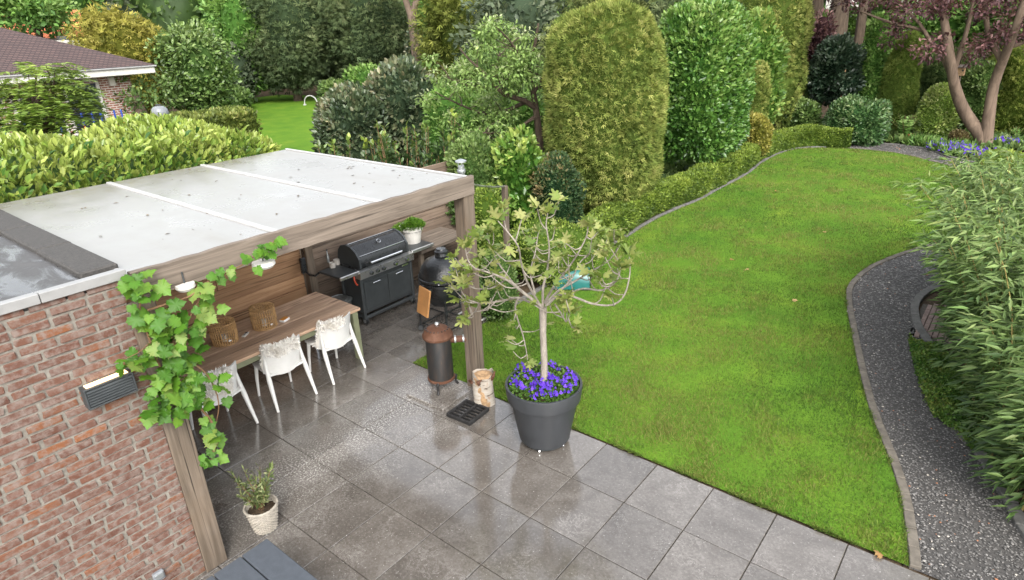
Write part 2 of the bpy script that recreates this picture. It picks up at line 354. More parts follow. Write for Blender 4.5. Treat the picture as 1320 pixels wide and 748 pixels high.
class Waves:                                  # cheap smooth noise in 3-D, about -1..1
    def __init__(s, freq, n=10, seed=0):
        g = np.random.default_rng(seed); s.k = nrm(g.normal(size=(n, 3)))*freq*g.uniform(.5, 1.6, (n, 1))*2*math.pi; s.p = g.uniform(0, 6.28, n)
    def __call__(s, P): return np.sin(P @ s.k.T + s.p).sum(1)/math.sqrt(len(s.p)*.5)/1.6
# leaf templates: verts (x width, y length, z normal), triangles
TPL = {
 'leaf': (np.array([(0, 0, 0), (-.26, .42, .05), (-.16, .8, .03), (0, 1, -.06), (.16, .8, .03), (.26, .42, .05)]), np.array([(0, 5, 4), (0, 4, 3), (0, 3, 2), (0, 2, 1)])),
 'quad': (np.array([(0, 0, 0), (-.27, .5, .07), (0, 1, 0), (.27, .5, .07)]), np.array([(0, 3, 2), (0, 2, 1)])),
 'lance': (np.array([(0, 0, 0), (-.075, .35, .02), (0, 1, -.16), (.075, .35, .02)]), np.array([(0, 3, 2), (0, 2, 1)])),
 'spray': (np.array([(0, 0, 0), (-.10, .45, .04), (0, 1, -.05), (.10, .45, .04), (-.34, .34, 0), (-.48, .72, -.06), (-.20, .42, 0), (.34, .34, 0), (.48, .72, -.06), (.20, .42, 0)]),
           np.array([(0, 3, 2), (0, 2, 1), (0, 6, 5), (0, 5, 4), (0, 8, 9), (0, 7, 8)])),
 'tri': (np.array([(-.5, 0, 0), (0, 1, 0), (.5, 0, 0)]), np.array([(0, 2, 1)])),
}
def leaves(P, axis, normal, size, tpl, col, wid=1.0):
    """P (n,3), axis/normal (n,3) -> verts, tris, colours for n leaves"""
    tv, tt = TPL[tpl]; n = len(P); a = nrm(axis); x = nrm(np.cross(a, normal)); z = np.cross(x, a); size = np.broadcast_to(np.asarray(size, float), (n,))
    V = P[:, None, :] + size[:, None, None]*(tv[None, :, 0:1]*wid*x[:, None, :] + tv[None, :, 1:2]*a[:, None, :] + tv[None, :, 2:3]*z[:, None, :])
    T = tt[None]+(np.arange(n)*len(tv))[:, None, None]
    return V.reshape(-1, 3), T.reshape(-1, 3), np.repeat(col, len(tv), 0)
def merge(parts):
    V, T, K = [], [], []; o = 0
    for v, t, k in parts: V.append(v); T.append(t+o); K.append(k); o += len(v)
    return np.concatenate(V), np.concatenate(T), np.concatenate(K)
def palette(n, cols, f=None, jit=.18):
    cols = np.array(cols, float); f = rng.random(n) if f is None else np.clip(f, 0, .9999); i = f*(len(cols)-1); k = i.astype(int); fr = (i-k)[:, None]
    return np.clip((cols[k]*(1-fr)+cols[np.minimum(k+1, len(cols)-1)]*fr)*np.exp(rng.normal(0, jit, (n, 1))), .002, 1)
def sup_points(n, rad, pxy=2.2, pz=2.5, taper=0.0, bump=.05, bf=1.0, seed=0, zmin=-1.0):
    """n points spread evenly over a superellipsoid skin (centre origin), with outward normals"""
    rad = np.array(rad, float); d = nrm(rng.normal(size=(n*4, 3)))*1.0
    g = np.abs(d); F = (g[:, 0]**pxy+g[:, 1]**pxy)**(pz/pxy)+g[:, 2]**pz; r = F**(-1/pz); u = d*r[:, None]
    gr = np.empty_like(u); s = (np.abs(u[:, 0])**pxy+np.abs(u[:, 1])**pxy+1e-9)
    for k in (0, 1): gr[:, k] = s**(pz/pxy-1)*np.abs(u[:, k])**(pxy-1)*np.sign(u[:, k])
    gr[:, 2] = np.abs(u[:, 2])**(pz-1)*np.sign(u[:, 2]); N = nrm(gr/rad)
    nn = nrm(gr); wgt = r**2/np.maximum((d*nn).sum(1), .08)*np.linalg.norm(gr/rad, axis=1)/np.linalg.norm(gr, axis=1)
    wgt = wgt*(u[:, 2] >= zmin); idx = rng.choice(len(u), n, p=wgt/wgt.sum()); u = u[idx]; N = N[idx]
    P = u*rad; t = 1-taper*(u[:, 2:3]+1)/2; P[:, :2] *= t
    if taper: N = nrm(N+np.array([0, 0, .25*taper]))
    wv = Waves(bf, 10, seed); P = P+N*(wv(P)*bump)[:, None]
    return P, N
def core_mesh(rad, pxy, pz, taper, bump, bf, seed, shrink, col, nu=26, nv=18):
    th = np.linspace(0, 2*math.pi, nu, endpoint=False); ph = np.linspace(-math.pi/2, math.pi/2, nv); T, Ph = np.meshgrid(th, ph)
    d = np.stack([np.cos(Ph)*np.cos(T), np.cos(Ph)*np.sin(T), np.sin(Ph)], -1).reshape(-1, 3); g = np.abs(d)+1e-9
    F = (g[:, 0]**pxy+g[:, 1]**pxy)**(pz/pxy)+g[:, 2]**pz; u = d*F[:, None]**(-1/pz); P = u*np.array(rad); P[:, :2] *= 1-taper*(u[:, 2:3]+1)/2
    P = P*shrink+d*(Waves(bf, 10, seed)(P)*bump)[:, None]; q = []
    for j in range(nv-1):
        for i in range(nu): a = j*nu+i; b = j*nu+(i+1) % nu; q += [(a, b, b+nu), (a, b+nu, a+nu)]
    return P, np.array(q), np.tile(np.array(col, float), (len(P), 1))
def skin_foliage(n, rad, size, tpl, cols, pxy=2.2, pz=2.5, taper=0., bump=.06, bf=.9, up=.4, rnd=.6, out=1.0, seed=0, topbias=.35, zmin=-1, depth=.12, shrink=.9, wid=1.0, jit=.18, core=True):
    P, N = sup_points(n, rad, pxy, pz, taper, bump, bf, seed, zmin)
    dep = rng.random(n)**2*depth; P = P-N*dep[:, None]
    ax = N*out+np.array([0, 0, up])+rng.normal(0, rnd, (n, 3)); nm = N+rng.normal(0, .5, (n, 3))+np.array([0, 0, .5])
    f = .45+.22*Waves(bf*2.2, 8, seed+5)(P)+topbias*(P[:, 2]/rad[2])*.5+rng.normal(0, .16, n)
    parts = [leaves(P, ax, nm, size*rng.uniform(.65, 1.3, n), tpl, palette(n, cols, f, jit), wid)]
    if core: parts.append(core_mesh(rad, pxy, pz, taper, bump, bf, seed, shrink, np.array(cols[0])*.8))  # closed hull behind the leaves, coloured darker than their deepest tone
    return parts
def fol_put(name, v, t, kk, mat, root, nleaf):
    me = np_mesh(name, v, t, kk); me.materials.append(mat); me.materials.append(INNER); a = np.zeros(len(t), np.int32); a[nleaf:] = 1; me.polygons.foreach_set('material_index', a); return put(name, me, None, root)
def shrub(name, label, cat, c, rad, n, size, cols, mat=None, tpl='quad', group=None, stem=None, **k):
    """clipped or rounded shrub: skin of leaves + closed core hull in a darker leaf tone, to fill the gaps; c = centre of its foliage"""
    root = thing(name, label, cat, (c[0], c[1], 0), 0, group)
    v, t, kk = merge(skin_foliage(n, rad, size, tpl, cols, **k)); v = v+np.array([0, 0, c[2]]); v[:, 2] = np.maximum(v[:, 2], .01)
    fol_put('foliage', v, t, kk, mat or LEAF, root, n*len(TPL[k.get('tpl', tpl)][1]))
    m = MB(); zt = max(.25, c[2]-rad[2]*.2); r = stem or .035
    m.tube([(0, 0, -.05), (.02, .01, zt*.5), (0, 0, zt)], [r*1.2, r, r*.7], 8); m.build('stem', BARK, root, smooth=True)
    return root
def clump_crown(cl, per, size, tpl, cols, flat=.75, up=.1, rnd=.7, droop=0., jit=.2, wid=1.0, seed=0):
    """cl: list of (centre, radius); leaves around each clump"""
    parts = []
    for q, (c, r) in enumerate(cl):
        n = int(per*(r/np.mean([x[1] for x in cl]))**2)+4; d = nrm(rng.normal(size=(n, 3))); rr = rng.random(n)**.45
        P = np.array(c)+d*rr[:, None]*np.array([r, r, r*flat]); ax = d+np.array([0, 0, up-droop])+rng.normal(0, rnd, (n, 3)); nm = np.array([0, 0, 1.0])+d*.6+rng.normal(0, .45, (n, 3))
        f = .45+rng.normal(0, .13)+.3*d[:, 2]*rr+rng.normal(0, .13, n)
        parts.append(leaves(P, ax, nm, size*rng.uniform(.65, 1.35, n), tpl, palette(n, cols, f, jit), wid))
    return merge(parts)
def limb(a, b, n=6, sag=.12, seed=None):
    a = Vector(a); b = Vector(b); L = (b-a).length; o = Vector(rng.normal(0, .06*L, 3)); pts = []
    for i in range(n+1): t = i/n; p = a.lerp(b, t)+o*math.sin(math.pi*t); p.z += sag*L*math.sin(math.pi*t)*.5; pts.append(p)
    return pts
def tree(name, label, cat, base, th, cz, rad, ncl, per, size, cols, mat=None, tpl='quad', tr=.12, group=None, clr=None, bark=None, flat=.75, shell=.35, nlimb=14, lower=-.55, core=False, **k):
    """free-grown tree: trunk, limbs to leaf clumps; cz = height of crown centre"""
    root = thing(name, label, cat, (base[0], base[1], 0), 0, group); rad = np.array(rad, float); cl = []; lower = -1.0 if core else lower
    rc = clr or float(np.mean(rad))*.34
    while len(cl) < ncl:
        d = nrm(rng.normal(size=3))
        if d[2] < lower: continue
        rr = shell+(1-shell)*rng.random()**.5; p = d*rr*(rad-rc*.5); cl.append(((p[0], p[1], cz+p[2]), rc*rng.uniform(.65, 1.3)))
    v, t, kk = clump_crown(cl, per, size, tpl, cols, flat, **k)
    nv = len(t)
    if core:
        ncore = int(min(15000, 80*(rad[0]*rad[2])/size))*len(TPL[tpl][1]); sk_ = merge(skin_foliage(int(min(15000, 80*(rad[0]*rad[2])/size)), rad*.72, size*1.1, tpl, cols, 2, 2, 0, .15*rad.mean(), .25, up=.1, rnd=.7, seed=3, shrink=.93, depth=.3)); v, t, kk = merge([(v, t, kk), (sk_[0]+np.array([0, 0, cz]), sk_[1], sk_[2])])
    v[:, 2] = np.maximum(v[:, 2], .02); fol_put('crown', v, t, kk, mat or LEAF, root, nv+(ncore if core else 0))
    m = MB(); top = max(th, cz+rad[2]*.3)
    m.tube([(0, 0, -.1), (tr*.3, -tr*.2, th*.4), (-tr*.3, tr*.3, th), (0, 0, top)], [tr*1.25, tr, tr*.8, tr*.3], 9)
    for c, r in sorted(cl, key=lambda x: -x[1])[:nlimb]:
        z0 = min(th, max(.3, c[2]-.4*rad[2]))+rng.uniform(-.1, .3)*th*.3
        m.tube(limb((0, 0, z0), c), np.linspace(tr*.45, tr*.1, 7), 6)
    m.build('trunk', bark or BARK, root, smooth=True); return root
def boxpx(x0, y0, x1, y1, D):
    """photo box at distance D -> centre x,y, half width, top z, bottom z"""
    ym = (y0+y1)/2; a = pd(x0, ym, D); b = pd(x1, ym, D); c = (a+b)/2; xm = (x0+x1)/2; return c.x, c.y, (a-b).length/2, pd(xm, y0, D).z, max(0., pd(xm, y1, D).z)
def inside(P, poly):
    x, y = P[:, 0], P[:, 1]; r = np.zeros(len(P), bool); n = len(poly)
    for i in range(n):
        (x1, y1), (x2, y2) = poly[i], poly[(i+1) % n]
        c = ((y1 > y) != (y2 > y)) & (x < (x2-x1)*(y-y1)/((y2-y1) if y2 != y1 else 1e-9)+x1); r ^= c
    return r
def sheet(name, poly, z, mat):
    me = bpy.data.meshes.new(name); bm = bmesh.new(); f = bm.faces.new([bm.verts.new((x, y, z)) for x, y in poly]); bmesh.ops.recalc_face_normals(bm, faces=[f])
    if f.normal.z < 0: f.normal_flip()
    bmesh.ops.triangulate(bm, faces=[f]); bm.to_mesh(me); bm.free(); return structure(put(name, me, mat))
def smooth_line(pts, step=.1):
    pts = [np.array(p, float) for p in pts]; q = [2*pts[0]-pts[1]]+pts+[2*pts[-1]-pts[-2]]; out = []
    for i in range(1, len(q)-2):
        n = max(2, int(np.linalg.norm(q[i+1]-q[i])/step))
        for k in range(n):
            t = k/n; out.append(.5*(2*q[i]+(q[i+1]-q[i-1])*t+(2*q[i-1]-5*q[i]+4*q[i+1]-q[i+2])*t*t+(3*q[i]-q[i-1]-3*q[i+1]+q[i+2])*t**3))
    out.append(pts[-1]); return np.array(out)
# ================================================================== SETTING
sheet('ground', [(-400, -400), (400, -400), (400, 400), (-400, 400)], -.03, SOIL)
LE = [(0.0, 5.0), (-.08, 5.37), (-.21, 5.88), (-.41, 6.45), (-.68, 7.1), (-.97, 7.92), (-1.36, 9.19), (-1.68, 10.3), (-1.82, 11.1), (-1.72, 12.2), (-1.37, 13.29), (-.95, 14.3), (-.6, 15.6), (-.5, 17.2), (-.6, 19), (-.95, 20.6), (-1.57, 21.83), (-2.12, 22.39), (-2.97, 23.15), (-3.74, 23.4), (-4.79, 23.42)]
lawn_r = smooth_line(LE, .15)
lawn_l = smooth_line([(-5.92, 7.15), (-5.98, 8.6), (-6.05, 10.2), (-6.13, 11.2), (-6.22, 13), (-6.06, 14.9), (-6.07, 16), (-6.06, 18.1), (-6.24, 20.1), (-6.18, 21.9), (-5.76, 22.9), (-4.79, 23.42)], .25)
lawn_poly = [tuple(p) for p in lawn_r]+[tuple(p) for p in lawn_l[::-1][1:]]+[(-5.92, 4.97)]
sheet('lawn', lawn_poly, .0, TURF)
path_out = smooth_line([(1.25, 5.0), (.71, 5.95), (.53, 6.42), (.26, 7.06), (.02, 7.45), (-.3, 8.5), (-.52, 9.48), (-.7, 9.95), (-.85, 10.66), (-.8, 11.4), (-.45, 12.4), (0, 13.4), (.45, 15), (.6, 17), (.45, 19.3), (.0, 21.2), (-.75, 22.4), (-1.7, 23.2), (-2.6, 24.4), (-3.77, 24.72), (-4.8, 24.5)], .15)
path_in = [p for p in lawn_r]
path_poly = [tuple(p) for p in path_out]+[tuple(p) for p in path_in[::-1]]
sheet('gravel_path', path_poly, -.012, GRAVELB)
sheet('neighbour_lawn', [tuple(gz(*p)[:2]) for p in [(250, 160), (300, 129), (360, 122), (440, 124), (520, 170), (480, 215), (300, 240)]], -.02, TURF2)
# patio: joint bed + tiles
patio = structure(put('patio', MB().prism([(-8.4, 0.2), (1.3, 0.2), (1.3, 4.955), (-5.93, 4.955), (-5.93, 7.13), (-8.4, 7.13)], -.2, -.012).mesh('patio'), JOINT))
TX, TY = .60, .69
tile_me = []
for k in range(3):
    m = MB(); m.box((0, 0, 0), (TX-.008, TY-.008, .04), .003); me = m.mesh('tile'); me.materials.append(TILE); tile_me.append(me)
def clipped_tile(x0, x1, y0, y1): m = MB(); m.box((0, 0, 0), (x1-x0-.008, y1-y0-.008, .04), .003); return m.mesh('tile')
for i in range(-1, 17):
    for j in range(-1, 11):
        x1 = .15-i*TX; x0 = x1-TX; y1 = 4.965-j*TY+(1 if 0 else 0); y0 = y1-TY
        if j < 0: continue
        if x0 > 1.2 or y1 < .3 or x1 < -8.3: continue
        o = put('tile', tile_me[(i+j) % 3], TILE, patio, ((x0+x1)/2, (y0+y1)/2, -.02+.0015*random.random()), (R(random.uniform(-.12, .12)), R(random.uniform(-.12, .12)), 0))
for i in range(10, 14):                                           # the strip beside the lawn, past the canopy
    for j in range(1, 5):
        x1 = .15-i*TX; x0 = x1-TX; y0 = 4.965+(j-1)*TY
        a = clipped_tile(max(x0, -8.3), min(x1, -5.92), y0, min(y0+TY, 7.12))
        put('tile', a, TILE, patio, ((max(x0, -8.3)+min(x1, -5.92))/2, (y0+min(y0+TY, 7.12))/2, -.02))
# grass blades
def blades(name, poly, dens_fn, nmax, hgt, label, col_cols, bw=1.0):
    P = []; pa = np.array(poly); lo = pa.min(0); hi = pa.max(0); area = np.prod(hi-lo)
    q = rng.random((nmax, 2))*(hi-lo)+lo; q = q[inside(q, poly)]; D = np.hypot(q[:, 0], q[:, 1]); keep = rng.random(len(q)) < dens_fn(D); q = q[keep]; D = D[keep]; n = len(q)
    P = np.column_stack([q, np.full(n, -.002)]); w1 = Waves(.35, 12, 21); w2 = Waves(1.3, 12, 22); w3 = Waves(4.5, 10, 24)
    f = .55+.20*w1(P)+.19*w2(P)+.12*w3(P)+rng.normal(0, .17, n); f = np.minimum(f, .78+rng.random(n)*.08); ax = np.array([0, 0, 1.])+rng.normal(0, .55, (n, 3))*np.array([1, 1, .1]); ax[:, 2] = np.abs(ax[:, 2])+.25
    nm = rng.normal(size=(n, 3)); sz = hgt*rng.uniform(.6, 1.35, n)*(1+.25*w2(P)); sc = np.clip(D/9, .8, 2.6)
    v, t, k = leaves(P, ax, nm, sz, 'tri', palette(n, col_cols, f, .16), .22*bw); vv = v.reshape(n, 3, 3); mid = P[:, None, :]; vv[:, [0, 2], :2] = mid[:, :, :2]+(vv[:, [0, 2], :2]-mid[:, :, :2])*sc[:, None, None]
    o = put(name, np_mesh(name, vv.reshape(-1, 3), t, k), GRASSM); return tag(o, label, 'grass', None, 'stuff')
GCOLS = [(.038, .084, .015), (.064, .122, .020), (.10, .152, .028), (.155, .182, .042), (.22, .21, .07)]
blades('grass', lawn_poly, lambda D: np.clip((9.0/np.maximum(D, 6.5))**1.6, 0, 1.6)*.62, 760000, .034, 'short mown green lawn grass with yellowish patches', GCOLS)
def fringe(line, out, n, label):               # ragged blades hanging over the lawn's edge
    L = np.asarray(line, float); s_ = np.concatenate([[0], np.cumsum(np.hypot(*np.diff(L, axis=0).T))]); a = rng.random(n)*s_[-1]; P = np.column_stack([np.interp(a, s_, L[:, 0]), np.interp(a, s_, L[:, 1]), np.zeros(n)]); o_ = np.asarray(out, float); cl_ = np.clip(.5+.5*Waves(2.5, 8, 41)(P), .15, 1)
    P[:, :2] -= o_[:2]*rng.random((n, 1))*.03; ax = np.array([0, 0, .55])+o_*rng.uniform(.1, 1.1, (n, 1))+rng.normal(0, .35, (n, 3))*np.array([1, 1, .2]); v, t, k = leaves(P, ax, rng.normal(size=(n, 3)), .052*rng.uniform(.5, 1.3, n)*cl_, 'tri', palette(n, GCOLS, .5+rng.normal(0, .2, n), .18), .17)
    tag(put('grass_fringe', np_mesh('grass_fringe', v, t, k), GRASSM), label, 'grass', None, 'stuff')
fringe([(-5.9, 4.975), (0, 4.985)], (0, -1, 0), 7000, 'ragged grass blades overhanging the patio edge')
fringe(lawn_r[:95], (.8, .3, 0), 8000, 'ragged grass blades along the path kerb')
# gravel stones
def gravel():
    pa = np.array(path_poly); lo = pa.min(0); hi = pa.max(0); q = rng.random((240000, 2))*(hi-lo)+lo; q = q[inside(q, path_poly)]; D = np.hypot(q[:, 0], q[:, 1]); q = q[rng.random(len(q)) < np.clip((8/D)**1.5, 0, 1)]
    D = np.hypot(q[:, 0], q[:, 1]); n = len(q); tv = np.array([(1, 0, 0), (-1, 0, 0), (0, 1, 0), (0, -1, 0), (0, 0, .7), (0, 0, -.7)], float); tt = np.array([(0, 2, 4), (2, 1, 4), (1, 3, 4), (3, 0, 4)])
    r = rng.uniform(.007, .016, n)*np.clip(D/9, .9, 2); th = rng.random(n)*6.28; V = tv[None]*rng.uniform(.55, 1.3, (n, 6, 1)); V[:, :, 2] *= .8
    c, s_ = np.cos(th)[:, None], np.sin(th)[:, None]; X = V[:, :, 0]*c-V[:, :, 1]*s_; Y = V[:, :, 0]*s_+V[:, :, 1]*c
    V = np.stack([X, Y, V[:, :, 2]], -1)*r[:, None, None]+np.column_stack([q, rng.uniform(-.010, .004, n)])[:, None]
    f = np.clip(rng.beta(2.2, 2.9, n), 0, 1); k = palette(n, [(.045, .042, .039), (.095, .09, .084), (.155, .146, .136), (.26, .245, .225)], f, .15); wsel = rng.random(n); k[wsel < .012] = (.42, .38, .32); k[wsel > .994] = (.32, .14, .07)
    T = tt[None]+(np.arange(n)*6)[:, None, None]; tag(put('gravel', np_mesh('gravel', V.reshape(-1, 3), T.reshape(-1, 3), np.repeat(k, 6, 0)), STONES), 'dark grey basalt gravel of the curving path', 'gravel', None, 'stuff')
gravel()
def kerb_line(parent, line, wid, length, hgt, z, mat, side=0.0, maxn=300):
    """stones set end to end along a polyline"""
    L = np.asarray(line); seg = np.hypot(*np.diff(L, axis=0).T); s = np.concatenate([[0], np.cumsum(seg)]); n = int(s[-1]/length); mes = []
    for k in range(3):
        m = MB(); m.box((0, 0, 0), (length*.975, wid, hgt), .006); me = m.mesh('kerb_stone'); me.materials.append(mat); mes.append(me)
    for i in range(min(n, maxn)):
        a = (i+.5)*length; x = np.interp(a, s, L[:, 0]); y = np.interp(a, s, L[:, 1]); x2 = np.interp(a+.05, s, L[:, 0]); y2 = np.interp(a+.05, s, L[:, 1]); x1 = np.interp(a-.05, s, L[:, 0]); y1 = np.interp(a-.05, s, L[:, 1]); th = math.atan2(y2-y1, x2-x1)
        put('kerb_stone', mes[i % 3], mat, parent, (x-math.sin(th)*side, y+math.cos(th)*side, z+random.uniform(-.006, .006)), (R(random.uniform(-1.5, 1.5)), R(random.uniform(-1, 1)), th+R(random.uniform(-1.2, 1.2))))
def kerb_root(name, line, wid, z0, z1, mat):
    L = np.asarray(line); T = np.gradient(L, axis=0); T /= np.linalg.norm(T, axis=1, keepdims=True); N = np.column_stack([-T[:, 1], T[:, 0]])*wid/2; a = L+N; b = L-N; n = len(L)
    V = np.concatenate([np.column_stack([q, np.full(n, z)]) for q, z in ((a, z0), (a, z1), (b, z1), (b, z0))]); F = [(k*n+i, k*n+i+1, k*n+n+i+1, k*n+n+i) for k in range(3) for i in range(n-1)]
    return structure(put(name, np_mesh(name, V, np.array(F)), JOINT))
k1 = kerb_root('path_kerb', lawn_r, .07, -.1, -.004, JOINT); kerb_line(k1, lawn_r, .085, .235, .10, -.03, KERB, -.045)
k2 = kerb_root('lawn_kerb', lawn_l, .06, -.1, -.004, JOINT); kerb_line(k2, lawn_l, .075, .5, .12, -.02, KERBG, .04)
k3 = kerb_root('bed_kerb', path_out, .07, -.1, -.02, JOINT); kerb_line(k3, path_out, .11, .3, .12, -.03, KERBG, -.05)
# ================================================================== BRICK EXTENSION
WX = -4.70
house = thing('brick_extension', 'rustic red brick extension with flat felt roof and metal edge trim', 'building', (WX, 0, 0))
m = MB(); m.box((-1.895, -1.3, 1.336), (3.782, 5.46, 2.672)); m.build('mortar_wall', MORTAR, house)      # face 15 mm behind the bricks
def brick_me(L, seed):
    m = MB(); m.box((0, 0, 0), (.10, L, .0495), .005); me = m.mesh('brick'); bm = bmesh.new(); bm.from_mesh(me); g = random.Random(seed)
    bmesh.ops.triangulate(bm, faces=bm.faces)
    for v in bm.verts: v.co += Vector((g.uniform(-.004, .004), g.uniform(-.006, .006), g.uniform(-.0035, .0035)))
    bm.to_mesh(me); bm.free(); me.materials.append(BRICK); return me
full = [brick_me(.205, k) for k in range(7)]; half = [brick_me(.095, 20+k) for k in range(4)]; three = [brick_me(.15, 30+k) for k in range(3)]
CH = .0662
for r in range(41):
    z = .035+r*CH; y = 1.425
    y -= 0 if r % 2 else 0
    seq = [(.095, half)] if r % 2 else [(.205, full)]
    if random.random() < .25: seq = [(.15, three)]
    while y > -.2+(.55 if z > 2.2 else .3 if z > 1.5 else 0):
        L, pool = seq.pop() if seq else ((.205, full) if random.random() < .8 else (.095, half))
        put('brick', random.choice(pool), BRICK, house, (-.045+random.uniform(-.004, .004), y-L/2, z+random.uniform(-.002, .002)), (R(random.uniform(-.5, .5)), R(random.uniform(-.8, .8)), R(random.uniform(-.5, .5))))
        y -= L+random.uniform(.016, .026)
m = MB(); m.box((-1.95, -1.3, 2.69), (3.86, 5.2, .03)); m.build('roof_felt', BITUM, house)
for k, (a, b) in enumerate(((-.25, -1.15), (-1.16, -2.05), (-2.06, -3.0), (-3.01, -3.8))):
    m = MB(); m.box(((a+b)/2, 1.40, 2.70), (a-b-.006, .25, .085), .012, Matrix.Rotation(R(random.uniform(-.4, .4)), 3, 'Z')); m.build('parapet_felt', PARAP, house)
for a, b in ((1.475, .96), (.955, -.9), (-.905, -2.7)):
    m = MB(); m.box((.0, (a+b)/2, 2.735), (.05, a-b, .068), .004); m.box((-.05, (a+b)/2, 2.752), (.06, a-b, .01), .003); m.build('edge_trim', ALU, house)
# wall lamp
lamp = thing('wall_lamp', 'grey louvred brick lamp fixed to the red brick wall', 'lamp', (WX, 1.155, 1.975))
m = MB(); m.box((.045, 0, .072), (.09, .32, .012), .003); m.box((.045, 0, -.072), (.09, .32, .012), .003)
for s in (-1, 1): m.box((.045, s*.154, 0), (.09, .012, .132), .003)
m.build('housing', DARKM, lamp)
for k in range(6): m = MB(); m.box((.082, 0, -.05+k*.02), (.022, .294, .007), .002, Matrix.Rotation(R(35), 3, 'Y')); m.build('louvre', DARKM, lamp)
m = MB(); m.box((.03, 0, 0), (.03, .28, .12), .004); m.build('diffuser', WPOT, lamp)
m = MB(); m.box((.047, 0, .0815), (.055, .27, .005), .001); m.build('top_light', LIT, lamp)
sock = thing('wall_socket', 'small grey socket box low on the brick wall', 'socket', (WX, 1.08, .26))
m = MB(); m.box((.02, 0, 0), (.04, .085, .085), .008); m.build('box', GREYPL, sock); m = MB(); m.box((.044, 0, .01), (.008, .06, .05), .003); m.build('flap', GALV, sock)
# ================================================================== CANOPY
can = thing('garden_canopy', 'weathered timber canopy with white panelled flat roof and plank back wall', 'canopy', (-6.5, 3.3, 0))
ys = [1.51, 2.69, 3.81, 5.03]
for a, b in zip(ys, ys[1:]):
    m = MB(); m.box((-6.50, (a+b)/2, 2.665), (3.52, b-a-.012, .05), .004); m.build('roof_panel', ROOFW, can, True)
for y, wd in ((2.69, .05), (3.81, .05), (5.045, .035), (1.505, .03)):
    m = MB(); m.box((-6.50, y, 2.695), (3.50, wd, .022), .008); m.build('joint_strip', STRIP, can, True)
def rough_beam(p0, p1, th, h, axis='Y', jag=.006, n=28):
    """sawn board from p0 to p1 (top edge), uneven waney top"""
    m = MB(); p0 = Vector(p0); p1 = Vector(p1); vs = []; fs = []; d = (p1-p0).normalized(); nx = Vector((d.y, -d.x, 0))
    for i in range(n+1):
        p = p0.lerp(p1, i/n); j = random.uniform(-jag, jag); jb = random.uniform(-.002, .002)
        for a, z in ((-1, -h+jb), (1, -h+jb), (1, j-.004), (.7, j), (-.7, j), (-1, j-.004)): vs.append(p+nx*a*th/2+Vector((0, 0, z)))
    for i in range(n):
        for k in range(6): fs.append((i*6+k, i*6+(k+1) % 6, (i+1)*6+(k+1) % 6, (i+1)*6+k))
    fs += [tuple(range(5, -1, -1)), tuple(n*6+k for k in range(6))]; return m.add(vs, fs)
rough_beam((-4.715, 1.50, 2.725), (-4.715, 5.09, 2.705), .055, .205).build('front_beam', WOOD, can, True)
rough_beam((-8.3, 5.085, 2.69), (-4.75, 5.085, 2.69), .045, .16).build('side_beam', WOODX, can, True)
rough_beam((-8.27, 1.5, 2.64), (-8.27, 5.07, 2.64), .05, .16).build('rear_beam', WOOD, can, True)
for y in (2.1, 2.69, 3.25, 3.81, 4.4): m = MB(); m.box((-6.5, y, 2.58), (3.46, .06, .115), .004); m.build('rafter', WOODX, can, True)
m = MB(); m.box((-4.785, 5.015, 1.255), (.17, .17, 2.51), .01); m.build('post', WOODZ, can, True)
m = MB(); m.box((-4.705, 1.515, 1.255), (.07, .185, 2.51), .006); m.build('post', WOODZ, can, True)
for y in (5.0, 1.6): m = MB(); m.box((-8.10, y, 1.24), (.13, .13, 2.46), .008); m.build('post', WOODZ, can, True)
plank_me = {}
def plank(L, h, th, mat, key):
    if key not in plank_me: m = MB(); m.box((0, 0, 0), (th, L, h), .006); me = m.mesh('plank'); me.materials.append(mat); plank_me[key] = me
    return plank_me[key]
for k in range(12):
    for a, b in (((1.66, 3.6), (3.605, 4.93)) if k % 2 else ((1.66, 2.7), (2.705, 4.93))):
        put('plank', plank(b-a, .196, .028, WARM, ('w', round(b-a, 2))), WARM, can, (-8.19+6.5+random.uniform(-.006, .006), (a+b)/2-3.3, .12+k*.2), (0, R(random.uniform(-2, 2)), 0))
for px, py in ((340, 341), (239, 376)):
    p = gz(px, py+(0 if px == 340 else -6), 2.51); rr_ = .8 if px == 340 else .62; l = thing('ceiling_lamp', 'round white ceiling lamp under the canopy roof, '+('above the grill end of the table' if px == 340 else 'behind the vine'), 'lamp', p)
    MB().lathe([(.0, -.025), (.09*rr_, -.022), (.115*rr_, 0), (.11*rr_, .025), (0, .03)], 28).build('shade', WPOT, l, smooth=True); MB().cyl((0, 0, .03), (0, 0, .12), .006, n=8).build('stem', DARKM, l)
hk = thing('wall_hook', 'black iron hook fitting with loop on the canopy rear post', 'hook', (-8.03, 4.86, 1.02))
m = MB(); m.box((0, 0, 0), (.05, .09, .24), .01); m.build('plate', BLACKM, hk); m = MB(); m.tube([(0, 0, -.08), (.1, .02, -.14), (.2, .05, -.14), (.24, .1, -.09)], .016, 8); m.tube([(.01, 0, .1), (.06, 0, .22), (.03, -.02, .34)], .006, 6); m.build('loop', BLACKM, hk, smooth=True)
# leaf debris on the roof
n = 46; P = np.column_stack([rng.uniform(-8.1, -4.9, n), rng.uniform(1.65, 4.95, n), np.full(n, 2.694)]); a = rng.normal(size=(n, 3))*np.array([1, 1, .05])
v, t, k = leaves(P, a, np.array([[0, 0, 1.]]*n)+rng.normal(0, .2, (n, 3)), rng.uniform(.025, .07, n), 'quad', palette(n, [(.05, .035, .02), (.16, .11, .06)]), .7)
tag(put('leaf_debris', np_mesh('leaf_debris', v, t, k), STONES), 'scattered dry brown leaf bits on the white canopy roof', 'debris', None, 'stuff')
